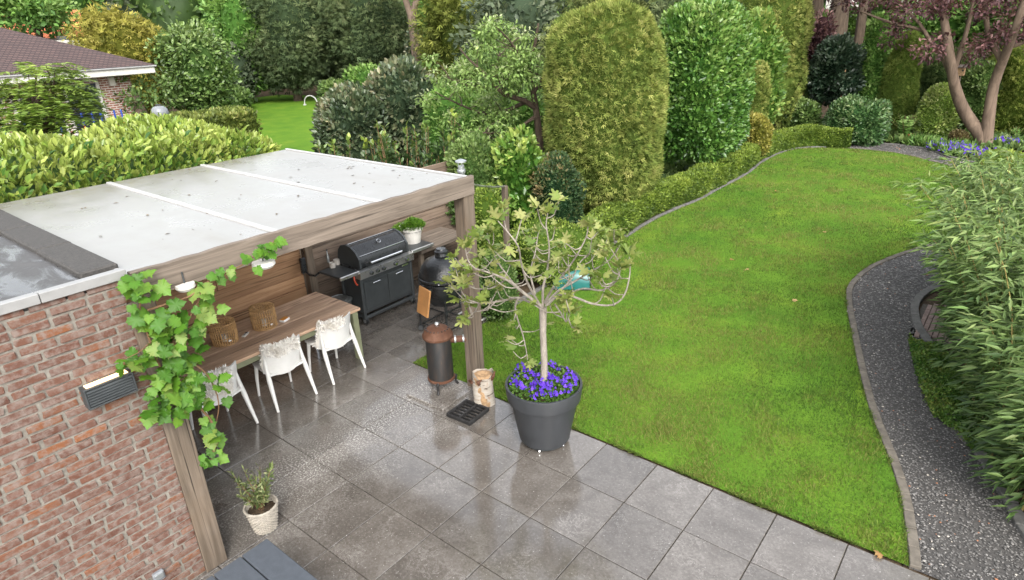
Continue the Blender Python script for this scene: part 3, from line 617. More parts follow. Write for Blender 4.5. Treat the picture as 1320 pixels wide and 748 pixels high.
# fence behind the grill
fen = thing('plank_fence', 'weathered horizontal plank fence behind the grill and workbench', 'fence', (-8.2, 6.8, 0))
for k in range(10):
    put('plank', plank(3.5, .19, .03, GREYP, 'f'), GREYP, fen, (random.uniform(-.012, .012), 0, .11+k*.195), (0, R(random.uniform(-3, 3)), R(random.uniform(-.3, .3))))
for y in (5.2, 6.9, 8.5): m = MB(); m.box((-8.27, y, 1.0), (.09, .09, 2.0), .006); m.build('post', WOODZ, fen, True)
fp = thing('fence_post', 'slim brown timber post with metal rail, past the canopy corner', 'post', (-5.86, 7.02, 0))
m = MB(); m.box((0, 0, 1.02), (.075, .075, 2.04), .006); m.build('upright', WOODZ, fp)
m = MB(); m.tube([(0, 0, 2.03), (.35, -.64, 2.2), (.70, -1.28, 2.39), (1.06, -1.92, 2.6)], .013, 8); m.build('rail', STEEL, fp, smooth=True)
fl = thing('flue_pipe', 'metal flue pipe with flat cap rising beside the canopy corner', 'pipe', (-5.05, 5.28, 0))
MB().cyl((0, 0, 0), (0, 0, 2.74), .038, n=16).build('pipe', GALV, fl, smooth=True); MB().lathe([(.045, 2.66), (.052, 2.68), (.045, 2.70)], 20).build('collar', GALV, fl, smooth=True)
MB().lathe([(.0, 2.80), (.066, 2.785), (.066, 2.80), (0, 2.825)], 24).build('cap', GALV, fl, smooth=True)
for k in range(3): a = k*2.1; MB().cyl((.03*math.cos(a), .03*math.sin(a), 2.72), (.035*math.cos(a), .035*math.sin(a), 2.80), .005, n=6).build('cap_bracket', GALV, fl)
# ================================================================== DINING SET
tab = thing('dining_table', 'long rustic plank table with weathered brown top under the canopy', 'table', (-7.07, 3.42, 0))
for k in range(5):
    m = MB(); m.box((-.40+k*.2, random.uniform(-.01, .01), .742), (.197, 2.60, .04), .005); m.build('plank', TABLEW, tab)
for sx in (-1, 1):
    for sy in (-1, 1): m = MB(); m.box((sx*.43, sy*1.22, .36), (.085, .085, .72), .006); m.build('leg', OLIVEP, tab)
for s in (-1, 1): m = MB(); m.box((s*.43, 0, .67), (.03, 2.3, .09), .004); m.build('apron', OLIVEP, tab)
for s in (-1, 1): m = MB(); m.box((0, s*1.22, .67), (.78, .03, .09), .004); m.build('apron', OLIVEP, tab)
def grid_surface(fn, nu, nv, th):
    """sheet fn(u,v)->Vector given thickness th along its normals"""
    P = [[Vector(fn(i/nu, j/nv)) for j in range(nv+1)] for i in range(nu+1)]; vs = []; fs = []
    for s in (0, 1):
        for i in range(nu+1):
            for j in range(nv+1):
                a = P[min(i+1, nu)][j]-P[max(i-1, 0)][j]; b = P[i][min(j+1, nv)]-P[i][max(j-1, 0)]; n = a.cross(b); n = n.normalized() if n.length > 1e-9 else Vector((0, 0, 1)); vs.append(P[i][j]+n*(th*(s-.5)))
    K = (nu+1)*(nv+1); ix = lambda i, j, s: s*K+i*(nv+1)+j
    for i in range(nu):
        for j in range(nv): fs.append((ix(i, j, 0), ix(i, j+1, 0), ix(i+1, j+1, 0), ix(i+1, j, 0))); fs.append((ix(i, j, 1), ix(i+1, j, 1), ix(i+1, j+1, 1), ix(i, j+1, 1)))
    for i in range(nu): fs.append((ix(i, 0, 0), ix(i+1, 0, 0), ix(i+1, 0, 1), ix(i, 0, 1))); fs.append((ix(i, nv, 0), ix(i, nv, 1), ix(i+1, nv, 1), ix(i+1, nv, 0)))
    for j in range(nv): fs.append((ix(0, j, 0), ix(0, j, 1), ix(0, j+1, 1), ix(0, j+1, 0))); fs.append((ix(nu, j, 0), ix(nu, j+1, 0), ix(nu, j+1, 1), ix(nu, j, 1)))
    return MB().add(vs, fs)
# chair faces -x (the table); local origin on the floor under the seat centre; back at +x
def back_fn(u, v):
    y = (u-.5)*.50; z = .455-.055*math.cos((u-.5)*math.pi)+v*(.385+.04*math.cos((u-.5)*math.pi)*1.0-.02); x = .20+.06*v-abs(u-.5)**2.5*.62*(1-.35*v); return (x, y*(1-.05*v), z)
def seat_fn(u, v):
    return (-.24+.45*u, (v-.5)*(.44+.04*u), .455-.03*math.sin(u*2.2)*math.sin(math.pi*v))
def make_chair():
    c = thing('dining_chair', 'x', 'chair', group='white chairs along the table')
    grid_surface(back_fn, 18, 8, .016).build('backrest', PLAST, c, smooth=True); grid_surface(seat_fn, 8, 10, .022).build('seat', PLAST, c, smooth=True)
    for s in (-1, 1):
        m = MB(); m.tube([(.155, s*.232, .66), (.17, s*.238, .52), (.20, s*.245, .38), (.255, s*.255, .18), (.31, s*.265, 0)], [.012, .022, .03, .023, .016], 10); m.build('leg', PLAST, c, smooth=True)
        m = MB(); m.tube([(-.19, s*.20, .45), (-.215, s*.215, .25), (-.235, s*.225, 0)], [.026, .021, .015], 10); m.build('leg', PLAST, c, smooth=True)
    return c
def sheepskin(c_loc, rz, u0, u1, down, inner, label):
    """hide draped over a chair back: outside drop `down`, inside drop `inner` (m)"""
    root = thing('sheepskin', label, 'sheepskin', c_loc, rz, 'sheepskins on the chair backs')
    def fn(u, v):
        uu = u0+(u1-u0)*u; wob = 1+.18*math.sin(u*9+c_loc[1]*5)+.1*math.sin(u*23)
        s = -inner*wob+v*(inner+down)*wob; t = back_fn(uu, 1.0)
        if s < 0:
            q = min(1, -s/.34); b = back_fn(uu, max(0, 1-q)); return (b[0]-.03-.008*math.sin(u*12), b[1], b[2]+.01) if -s < .34 else (b[0]-.03-(-s-.34), b[1], b[2]+.035)
        q = s/.42; b = back_fn(uu, max(0, 1-q)); return (b[0]+.022, b[1], b[2]+.008)
    nu, nv = 20, 24; grid_surface(fn, nu, nv, .018)  .build('hide', FURB, root, smooth=True)
    n = 7000; U = rng.random((n, 2)); P = np.array([fn(*q) for q in U]); A = np.array([fn(min(1, q[0]+.02), q[1]) for q in U])-np.array([fn(max(0, q[0]-.02), q[1]) for q in U]); B = np.array([fn(q[0], min(1, q[1]+.02)) for q in U])-np.array([fn(q[0], max(0, q[1]-.02)) for q in U])
    S_ = -inner+U[:, 1]*(inner+down); N = nrm(np.column_stack([np.clip(S_/.05, -1, 1), rng.normal(0, .1, n), np.clip(1-np.abs(S_)/.08, 0, 1)])); cl = Waves(14, 8, 3)(P); P = P+N*.004
    ax = N*.9+np.array([0, 0, -.35])+rng.normal(0, .42, (n, 3)); v, t, k = leaves(P, ax, rng.normal(size=(n, 3)), .040*rng.uniform(.6, 1.4, n), 'quad', palette(n, [(.74, .70, .63), (.82, .79, .74), (.86, .84, .80)], .5+.3*cl+rng.normal(0, .12, n), .03), .5)
    put('wool', np_mesh('wool', v, t, k), FUR, root); return root
ch = make_chair()
spots = [(2.62, 'white moulded plastic chair half hidden by the grapevine', 'cream sheepskin covering the outside of the chair back beside the grapevine', -.05, .70, .27, .28, 4), (3.46, 'white moulded plastic chair in the middle of the table row', 'cream sheepskin over the top edge of the middle chair back', .0, .85, .11, .36, -3), (4.23, 'white moulded plastic chair at the grill end of the table', 'cream sheepskin hanging over the chair back at the grill end', -.02, .62, .08, .42, 2)]
for i, (y, lb, ls, u0, u1, dn, inn, rz) in enumerate(spots):
    c = ch if i == 0 else copy_tree(ch); c.location = (-6.66, y, 0); c.rotation_euler.z = R(rz); c['label'] = lb
    sheepskin((-6.66, y, 0), R(rz), max(0, u0), u1, dn, inn, ls)
def lantern(p, label):
    l = thing('rattan_lantern', label, 'lantern', p, random.random(), 'rattan lanterns on the table'); m = MB(); n = 32; r = .15
    for k in range(n):
        a = 2*math.pi*k/n; j = random.uniform(-.008, .008); m.tube([(r*math.cos(a)*.95, r*math.sin(a)*.95, .004), ((r+j*.4)*math.cos(a+.02), (r+j*.4)*math.sin(a+.02), .14), (r*.985*math.cos(a-.02), r*.985*math.sin(a-.02), .275+j)], .0058, 5)
    m.build('side_canes', RATTAN, l, smooth=True); m = MB()
    for k in range(26):
        a = 2*math.pi*k/26; m.tube([(r*math.cos(a), r*math.sin(a), .27), (.10*math.cos(a+.15), .10*math.sin(a+.15), .285+random.uniform(-.01, .02)), (.06*math.cos(a+.3), .06*math.sin(a+.3), .25)], .0045, 5)
    m.build('top_canes', RATTAN, l, smooth=True)
    for z, rr in ((.012, .150), (.10, .155), (.19, .155), (.272, .152)):
        m = MB(); m.tube([(rr*math.cos(a), rr*math.sin(a), z) for a in np.linspace(0, 2*math.pi, 33)], .006, 6, False); m.build('hoop', RATTAN, l, smooth=True)
    m = MB(); m.lathe([(0, .006), (.11, .006), (.11, .02), (0, .02)], 24); m.build('base', RATTAN, l); m = MB(); m.cyl((0, 0, .02), (0, 0, .10), .035, n=20); m.build('candle', CERAM, l, smooth=True)
    m = MB(); m.tube([(.147*math.cos(a), .0, .27+.05*math.sin(a)) for a in np.linspace(0, math.pi, 12)], .005, 6); m.build('handle', RATTAN, l, smooth=True)
    m = MB(); m.box((.155*math.cos(-.6), .155*math.sin(-.6), .07), (.006, .035, .018), .002, Matrix.Rotation(-.6, 3, 'Z')); m.build('tag', PAPER, l)
lantern(gz(291, 441, .762), 'round rattan cane lantern nearer the grapevine'); lantern(gz(342, 421, .762), 'round rattan cane lantern beside the small orange box')
rc = thing('remote_control', 'small pale remote control lying on the table between the lanterns', 'remote', gz(316.5, 432.5, .762), R(35))
m = MB(); m.box((0, 0, .011), (.045, .12, .02), .006); m.build('body', WPOT, rc); m = MB(); m.box((0, .03, .0225), (.03, .035, .003), .001); m.build('screen', BLACKM, rc); m = MB(); m.box((0, -.02, .0225), (.024, .03, .004), .001); m.build('buttons', GREYPL, rc)
mb_ = thing('match_box', 'small orange and white box on the table beside a lantern', 'box', gz(367, 413.5, .762), R(20))
m = MB(); m.box((0, 0, .016), (.075, .115, .03), .002); m.build('sleeve', PAPER, mb_); m = MB(); m.box((0, 0, .0325), (.068, .108, .003), .001); m.build('lid_print', ORNP, mb_)
# ================================================================== GAS GRILL
gr = thing('gas_grill', 'black gas grill with domed lid, steel control panel and two doors', 'grill', (-7.62, 5.88, 0))
G = lambda m, n, mat, p=gr, s=False: m.build(n, mat, p, smooth=s)
G(MB().box((0, 0, .49), (.46, 1.0, .62), .012), 'cabinet', DARKM)
for s in (-1, 1):
    d = MB().box((.238, s*.235, .46), (.018, .455, .46), .006).build('door', DARKM, gr); MB().box((.262, s*.235-.0, .645), (.02, .15, .018), .006).build('handle', CHROME, d)
for sx in (-1, 1):
    for sy in (-1, 1): G(MB().box((sx*.225, sy*.505, .46), (.05, .045, .74), .008), 'leg', DARKM)
for y in (-.48, .48): G(MB().box((0, y, .12), (.5, .04, .05), .006), 'base_rail', DARKM)
G(MB().box((.225, 0, .12), (.04, .96, .05), .006), 'base_rail', DARKM)
for sx in (-1, 1):
    for sy in (-1, 1):
        wl = G(MB().lathe([(0, -.022), (.05, -.022), (.062, -.012), (.062, .012), (.05, .022), (0, .022)], 20), 'caster', BLACKM, s=True); wl.rotation_euler = (R(90), 0, 0); wl.location = (sx*.21, sy*.49, .064); MB().lathe([(0, -.027), (.03, -.027), (.03, .027), (0, .027)], 14).build('hub', GALV, wl, smooth=True)
# sloped control panel
cp = MB(); cp.add([(.17, -.54, .92), (.17, .54, .92), (.30, .54, .895), (.30, -.54, .895), (.285, -.54, .775), (.285, .54, .775), (.17, .54, .775), (.17, -.54, .775)], [(0, 1, 2, 3), (3, 2, 5, 4), (4, 5, 6, 7), (7, 6, 1, 0), (0, 3, 4, 7), (1, 6, 5, 2)]); cpo = G(cp, 'control_panel', STEEL)
for y in (-.34, -.22, -.10, .14, .38):
    k = MB().cyl((.293, y, .835), (.33, y, .832), .034, .028, 18).build('knob', DARKM, gr, smooth=True); MB().cyl((.33, y, .832), (.336, y, .832), .02, .018, 14).build('knob_cap', CHROME, k)
G(MB().box((0, 0, .86), (.44, 1.04, .13), .01), 'firebox', BLACKM)
# lid: half-barrel
def lid_profile(): return [(-.25, .925), (-.265, 1.02), (-.235, 1.14), (-.16, 1.215), (-.05, 1.245), (.06, 1.225), (.16, 1.16), (.225, 1.06), (.235, .93)]
pr = lid_profile(); m = MB(); n = len(pr)
m.add([(x, -.46, z) for x, z in pr]+[(x, .46, z) for x, z in pr], [(i, i+1, n+i+1, n+i) for i in range(n-1)]+[(n-1, 0, n, 2*n-1)]); ld = G(m, 'lid', BLACKM, s=True)
for s in (-1, 1):
    m = MB(); e = [(x*1.05, z+(.012 if z > .95 else 0)) for x, z in pr]; y0, y1 = (s*.458, s*.492); m.add([(x, y0, z) for x, z in e]+[(x, y1, z) for x, z in e], [tuple(range(n)), tuple(range(2*n-1, n-1, -1))]+[(i, (i+1) % n, n+(i+1) % n, n+i) for i in range(n)]); m.build('lid_end', DARKM, ld)
for x, z in ((.208, 1.105), (-.05, 1.252)): m = MB(); m.box((x, 0, z), (.012, .90, .012), .003); m.build('trim_strip', CHROME, ld)
m = MB(); m.tube([(.285, -.31, .985), (.285, .31, .985)], .017, 12); m.box((.26, -.28, .985), (.06, .02, .02)); m.box((.26, .28, .985), (.06, .02, .02)); m.build('handle', CHROME, ld, smooth=True)
th = MB().cyl((.115, 0, 1.20), (.135, 0, 1.222), .034, n=20).build('thermometer', CHROME, ld, smooth=True); MB().cyl((.134, 0, 1.221), (.139, 0, 1.2265), .026, n=18).build('dial', BLACKM, th)
for y0, y1 in ((-.53, -.88), (.53, 1.02)):
    yc = (y0+y1)/2; sh = G(MB().box((0, yc, .90), (.50, abs(y1-y0), .035), .008), 'side_shelf', DARKM); MB().box((.262, yc, .893), (.03, abs(y1-y0), .055), .008).build('front_edge', STEEL, sh)
G(MB().tube([(.24, -.62, .86), (.27, -.64, .80), (.26, -.61, .73), (.24, -.57, .70)], .012, 8), 'gas_hose', REDH, s=True)
G(MB().box((.0, .0, .20), (.40, .5, .03), .01), 'drip_tray', STEEL)
G(MB().box((.268, .36, .735), (.004, .12, .024), .001), 'badge', CHROME)
for k, (px, py) in enumerate(((429, 345), (434.5, 341))):
    p = gz(px, py, .92); c = thing('stone_cup', ('pale stone cup at the front of the grill side shelf' if k == 0 else 'pale stone cup behind another on the grill side shelf'), 'cup', p, 0, 'cups on the grill shelf'); MB().lathe([(0, 0), (.042, 0), (.046, .01), (.047, .08), (.041, .08), (.040, .02), (0, .018)], 24).build('cup', CERAM, c, smooth=True); MB().lathe([(0, .05), (.04, .05), (.04, .056), (0, .056)], 20).build('wax', WPOT, c)
gs = thing('glass_bottle', 'slim clear glass bottle behind the cups on the grill shelf', 'bottle', gz(423.5, 338, .92)); MB().lathe([(0, 0), (.022, 0), (.022, .10), (.010, .13), (.010, .19), (0, .19)], 16).build('body', GALV, gs, smooth=True); MB().cyl((0, 0, .19), (0, 0, .205), .012, n=12).build('stopper', DARKM, gs)
bn = thing('galvanised_bin', 'round galvanised bin with ribbed lid between table and grill', 'bin', gz(438, 384, .42)); bn.location.z = 0
MB().lathe([(0, 0), (.15, 0), (.165, .36), (.172, .37), (.172, .38), (0, .38)], 32).build('drum', GALV, bn, smooth=True); MB().lathe([(.185, .375), (.187, .40), (.17, .41), (.15, .40), (.12, .418), (.09, .41), (.05, .425), (0, .425)], 32).build('lid', GALV, bn, smooth=True)
# workbench + white pot
wb = thing('timber_workbench', 'low weathered timber workbench against the fence past the grill', 'workbench', (-7.78, 7.25, 0))
for k in range(3): m = MB(); m.box((-.22+k*.235, 0, .80), (.228, 1.15, .06), .006); m.build('board', WOOD, wb)
for sx in (-1, 1):
    for sy in (-1, 1): m = MB(); m.box((sx*.25, sy*.5, .385), (.08, .08, .77), .006); m.build('leg', WOODZ, wb)
m = MB(); m.box((.28, 0, .42), (.03, 1.08, .12), .004); m.build('brace', WOOD, wb)
wpp = Vector((-7.68, 6.74, .918)); wp = thing('white_plant_pot', 'white rimmed flower pot standing on the grill side shelf', 'pot', wpp)
MB().lathe([(0, 0), (.13, 0), (.17, .22), (.19, .22), (.196, .305), (.18, .305), (.175, .26), (0, .255)], 36).build('pot', WPOT, wp, smooth=True); MB().lathe([(0, .258), (.172, .258), (.172, .265), (0, .27)], 24).build('soil', SOIL, wp)
hp = thing('dill_plant', 'feathery bright green herb growing in the white pot', 'plant', wpp+Vector((0, 0, .26)))
n = 2600; a = rng.random(n)*6.28; rr = .185*np.sqrt(rng.random(n)); hgt = rng.uniform(.0, .13, n)*(1-(rr/.24)**2); P = np.column_stack([rr*np.cos(a)*1.1, rr*np.sin(a)*1.1, hgt]); s_ = (a > 2.7) & (a < 4.6) & (rr > .08); P[s_, :2] *= 1.45; P[s_, 2] -= .06
v, t, k = leaves(P, np.column_stack([P[:, 0]*3, P[:, 1]*3, np.full(n, .55)])+rng.normal(0, .4, (n, 3)), rng.normal(size=(n, 3)), .055*rng.uniform(.6, 1.4, n), 'spray', palette(n, [(.035, .09, .008), (.08, .18, .015), (.15, .26, .03)]), .6); put('fronds', np_mesh('fronds', v, t, k), LEAF, hp)
# ================================================================== KAMADO
km = thing('kamado_grill', 'black ceramic egg shaped barbecue on wheeled stand with folded wooden shelf', 'barbecue', (-6.27, 6.02, 0))
K = lambda m, n, mat, p=km, s=True: m.build(n, mat, p, smooth=s)
egg = K(MB().lathe([(0, .40), (0.1392, .41), (0.232, .46), (0.3074, .56), (0.3422, .68), (0.348, .78), (0.348, .815), (0, .815)], 40), 'base_egg', KAMG)
dm = K(MB().lathe([(0.3503, .85), (0.348, .92), (0.3132, 1.02), (0.2378, 1.11), (0.1392, 1.16), (0.087, 1.17), (0, 1.17)], 40), 'dome', KAMG)
K(MB().lathe([(0.3573, .79), (0.3666, .795), (0.3666, .822), (0.3573, .827)], 40, closed=True), 'band', BLACKM); K(MB().lathe([(0.3584, .845), (0.3689, .85), (0.3689, .882), (0.3584, .887)], 40, closed=True), 'band', BLACKM)
MB().lathe([(0.087, 1.165), (0.0986, 1.18), (0.087, 1.22), (0.1021, 1.225), (0.1021, 1.25), (0.0812, 1.265), (0.0696, 1.285), (0, 1.29)], 24).build('chimney_cap', BLACKM, dm, smooth=True)
for k in range(4): a = R(-55+k*16); MB().cyl((.367*math.cos(a), .367*math.sin(a), .866), (.377*math.cos(a), .377*math.sin(a), .866), .010, n=10).build('bolt', CHROME, km)
MB().tube([(.365, -.10, .90), (.445, -.07, .92), (.445, .07, .92), (.365, .10, .90)], .014, 8).build('lid_handle', BLACKM, km, smooth=True)
for k in range(4):
    a = math.pi/4+k*math.pi/2; c, s = math.cos(a), math.sin(a); K(MB().tube([(.40*c, .40*s, .09), (.385*c, .385*s, .38), (.36*c, .36*s, .62)], .014, 8), 'leg', BLACKM); w_ = K(MB().lathe([(0, -.018), (.04, -.018), (.048, 0), (0.0464, .018), (0, .018)], 16), 'caster', BLACKM); w_.rotation_euler = (R(90), 0, a); w_.location = (.40*c, .40*s, .048)
for z, r in ((0.116, .36), (.40, .335)): K(MB().tube([(r*math.cos(a), r*math.sin(a), z) for a in np.linspace(math.pi/4, math.pi/4+2*math.pi, 5)], .013, 8, False), 'stand_ring', BLACKM)
K(MB().box((.335, -.02, .62), (.05, .09, .34), .01, Matrix.Rotation(R(-14), 3, 'Y')), 'draft_column', BLACKM, s=False)
sh = thing_shelf = bpy.data.objects.new('side_shelf', MB().box((0, 0, 0), (.30, .028, .40), .006).mesh('side_shelf')); sh.data.materials.append(BAMBW); C.objects.link(sh); sh.parent = km; sh.location = (.04, -.46, .62); sh.rotation_euler = (R(-12), 0, R(-14))
for x in (-.1, .1): MB().box((x, .025, .19), (.03, .05, .05), .004).build('bracket', BLACKM, sh)
# ================================================================== STOVE, LOG, GRATE
slab = thing('stone_slab', 'loose square stone slab under the old stove', 'slab', (-5.06, 4.66, .0), R(2))
MB().box((0, 0, .018), (.62, .62, .035), .006).build('slab', TILE, slab)
st = thing('patio_stove', 'old black cylindrical stove with rusty perforated lid on three legs', 'stove', (-5.10, 4.72, .036))
body = MB().lathe([(0, .15), (.14, .15), (.158, .165), (.158, .70), (.15, .72), (0, .72)], 36).build('body', STOVEB, st, smooth=True)
lid = MB().lathe([(.15, .70), (.185, .715), (.19, .745), (.175, .77), (.15, .815), (.11, .84), (.05, .85), (0, .855)], 40).build('rusty_lid', RUST, st, smooth=True)
for k in range(18): a = k*math.pi/9; MB().box((.135*math.cos(a), .135*math.sin(a), .830), (.022, .010, .014), .002, Matrix.Rotation(a, 3, 'Z')).build('vent_slot', BLACKM, lid)
MB().lathe([(0, .85), (.02, .85), (.022, .87), (.03, .885), (.02, .90), (0, .903)], 16).build('knob', STEEL, lid, smooth=True)
MB().lathe([(.15, .13), (.172, .135), (.172, .155), (.158, .165)], 36).build('base_ring', RUST, st, smooth=True)
for k in range(3):
    a = R(-60+k*120); c, s = math.cos(a), math.sin(a); MB().tube([(.14*c, .14*s, .15), (.19*c, .19*s, .12), (.18*c, .18*s, .05), (.205*c, .205*s, .005)], [.022, .02, .014, .018], 8).build('leg', IRON, st, smooth=True)
fd = Vector((.28, .27, 0)).normalized(); MB().tube([fd*.14+Vector((0, 0, .66)), fd*.36+Vector((0, 0, .66))], .042, 16).build('flue_stub', RUST, st, smooth=True)
for d in (.2, .3): MB().tube([fd*d+Vector((0, 0, .66)), fd*(d+.02)+Vector((0, 0, .66))], .049, 16).build('flue_collar', GALV, st, smooth=True)
lg = thing('birch_log', 'upright birch log with peeling white bark beside the canopy post', 'log', (-4.47, 4.80, 0))
m = MB(); prof = []; nz = 9
for k in range(20):
    pass
vs = []; fs = []; nn = 22
for j in range(nz):
    for k in range(nn):
        a = 2*math.pi*k/nn; r = .125+.010*math.sin(3*a+j*.5)+random.uniform(-.004, .004)+(.008 if j == 0 else 0); z = j/(nz-1)*.42+(random.uniform(-.025, .015)+.02*math.sin(2*a) if j == nz-1 else 0); vs.append((r*math.cos(a)+.01*j/8, r*math.sin(a), z))
for j in range(nz-1):
    for k in range(nn): fs.append((j*nn+k, j*nn+(k+1) % nn, (j+1)*nn+(k+1) % nn, (j+1)*nn+k))
MB().add(vs, fs).build('bark', BIRCH, lg, smooth=True)
m = MB(); m.lathe([(0, .0), (.117, .0), (.117, .385), (.07, .40), (0, .37)], 22, (.006, 0, 0)); m.build('heartwood', ENDG, lg, smooth=True)
for a, z, h in ((-1.2, .33, .08), (.1, .36, .1), (-2.2, .30, .07)):
    m = MB(); m.tube([(.13*math.cos(a), .13*math.sin(a), z), (.155*math.cos(a), .155*math.sin(a), z+h*.5), (.16*math.cos(a+.3), .16*math.sin(a+.3), z+h)], [.02, .022, .006], 6); m.build('peeling_bark', RUST, lg, smooth=True)
gt = thing('iron_grate', 'black cast iron grate lying on the tiles against the birch log', 'grate', (-4.46, 4.50, 0), R(3))
for x in (-.165, 0, .165): MB().box((x, 0, .03), (.028, .36, .05), .004).build('frame_bar', IRON, gt)
for y in (-.172, .172): MB().box((0, y, .03), (.36, .025, .045), .004).build('frame_bar', IRON, gt)
for k in range(5):
    for x in (-.0825, .0825): MB().box((x, -.115+k*.058, .026), (.132, .018, .03), .003).build('bar', IRON, gt)
# ================================================================== BIG POT, VIOLAS, FIG
PC = Vector((-3.43, 4.62, 0))
pot = thing('planter', 'large charcoal plastic planter on castors at the patio edge', 'planter', PC)
MB().lathe([(0, .065), (.255, .065), (.275, .08), (.362, .565), (.392, .575), (.410, .722), (.406, .737), (.383, .737), (.378, .68), (0, .66)], 64).build('pot', POT, pot, smooth=True)
MB().lathe([(0, .045), (.25, .045), (.255, .062), (0, .062)], 40).build('trolley', DARKM, pot, smooth=True)
for k in range(5):
    a = k*2*math.pi/5-1.2; cc = MB().lathe([(0, -.013), (.018, -.013), (.023, 0), (.018, .013), (0, .013)], 14).build('castor', CHROME, pot, smooth=True); cc.location = (.225*math.cos(a), .225*math.sin(a), .024); cc.rotation_euler = (R(90), 0, a)
MB().lathe([(0, .66), (.376, .66), (.374, .675), (0, .69)], 40).build('soil', SOIL, pot)
vi = thing('viola_plants', 'purple violas filling the top of the charcoal planter', 'flowers', PC+Vector((0, 0, .68)))
n = 3000; a = rng.random(n)*6.28; rr = .365*np.sqrt(rng.random(n)); wv = Waves(3.5, 8, 9); P = np.column_stack([rr*np.cos(a), rr*np.sin(a), np.zeros(n)]); hm = .07+.045*wv(P); P[:, 2] = rng.random(n)*np.maximum(.02, hm)
v, t, k = leaves(P, np.column_stack([P[:, 0], P[:, 1], np.full(n, .25)])+rng.normal(0, .5, (n, 3)), rng.normal(0, .4, (n, 3))+[0, 0, 1], .034*rng.uniform(.6, 1.4, n), 'quad', palette(n, [(.03, .07, .01), (.07, .15, .02), (.13, .22, .04)]), 1.3); o = put('leaves', np_mesh('leaves', v, t, k), LEAF, vi); o['kind'] = 'stuff'
def violas(parent, n, rfn, zfn, size, face=(.45, -.75, .55)):
    parts = []
    for q in range(n):
        x, y = rfn(); z = zfn(x, y); nrmv = nrm(np.array(face)+rng.normal(0, .45, 3)); e1 = nrm(np.cross(nrmv, [0, 0, 1.])); e2 = np.cross(e1, nrmv)*-1; c = np.array([x, y, z]); s = size*rng.uniform(.75, 1.25); ang = np.array([.5, 1.15, 2.0, 2.65, 4.71])+rng.normal(0, .1, 5)
        ax = np.cos(ang)[:, None]*e1+np.sin(ang)[:, None]*e2+nrmv*.15; col = palette(5, [(.055, .02, .30), (.10, .035, .46), (.17, .07, .58)], np.full(5, rng.random()), .1); parts.append(leaves(np.tile(c, (5, 1)), ax, np.tile(nrmv, (5, 1)), np.array([1, .85, .85, 1, 1.1])*s, 'quad', col, 1.7))
    v, t, k = merge(parts); o = put('flowers', np_mesh('flowers', v, t, k), PETAL, parent); o['kind'] = 'stuff'
def viola_spot():
    while True:
        a = random.random()*6.283; r = .355*math.sqrt(random.random()); x, y = r*math.cos(a), r*math.sin(a)
        if random.random() < .55+.5*float(wv(np.array([[x, y, 0]]))[0]): return x, y
violas(vi, 270, viola_spot, lambda x, y: .085+.05*float(wv(np.array([[x, y, 0]]))[0])+random.uniform(-.01, .035), .0185)
# fig tree
def leaf_outline(kind):
    if kind == 'vine': base_ = [(0, 0), (-.18, -.12), (-.42, -.02), (-.46, .22), (-.38, .30), (-.50, .50), (-.30, .60), (-.22, .70), (0, 1.0), (.22, .70), (.30, .60), (.50, .50), (.38, .30), (.46, .22), (.42, -.02), (.18, -.12)]; pts = [q for i_, p_ in enumerate(base_) for q in ((p_[0]*(1.06 if i_ else 1), p_[1]), ((p_[0]+base_[(i_+1) % len(base_)][0])/2*.9, (p_[1]+base_[(i_+1) % len(base_)][1])/2*.96+.01))]
    else: pts = [(0, 0), (-.14, .08), (-.42, .22), (-.36, .36), (-.16, .40), (-.40, .66), (-.28, .74), (-.10, .60), (-.10, .88), (0, 1.02), (.10, .88), (.10, .60), (.28, .74), (.40, .66), (.16, .40), (.36, .36), (.42, .22), (.14, .08)]
    return pts
def leaf_mesh(kind, col, seed, cup=.12):
    g = random.Random(seed); pts = leaf_outline(kind); V = [(0, .38, -.02)]; T = []; K = [tuple(c*1.15 for c in col)]
    for x, y in pts: x += g.uniform(-.03, .03); y += g.uniform(-.03, .03); V.append((x, y, -cup*(x*x*2.2+(y-.4)**2*.9)+g.uniform(-.05, .05))); K.append(tuple(c*g.uniform(.85, 1.1) for c in col))
    n = len(pts)
    for i in range(n): T.append((0, 1+(i+1) % n, 1+i))
    me = np_mesh('leaf', np.array(V), np.array(T), np.array(K)); me.materials.append(LEAF); return me
def leaf_obj(me, parent, p, axis, normal, size):
    a = Vector(axis).normalized(); x = a.cross(Vector(normal)); x = x.normalized() if x.length > 1e-6 else a.orthogonal().normalized(); z = x.cross(a); Mx = Matrix((x, a, z)).transposed().to_4x4(); o = bpy.data.objects.new('leaf', me); o.parent = parent; C.objects.link(o); o.matrix_basis = Matrix.Translation(p) @ Mx @ Matrix.Scale(size, 4); return o
fig = thing('fig_tree', 'small fig tree with bare pale branches and young leaves in the planter', 'tree', PC+Vector((0, 0, .66)))
viewdir = Vector((PC.x, PC.y, 0)).normalized(); DP = math.hypot(PC.x, PC.y)
def fpx(x, y, off=0.0): return pd(x, y, DP+off)-fig.location
fork = fpx(700, 397); base = Vector((0, 0, 0))
m = MB(); m.tube([base, base.lerp(fork, .35)+Vector((.01, 0, 0)), base.lerp(fork, .7)+Vector((-.008, .006, 0)), fork], [.042, .036, .034, .04], 12); m.build('trunk', FIGB, fig, smooth=True)
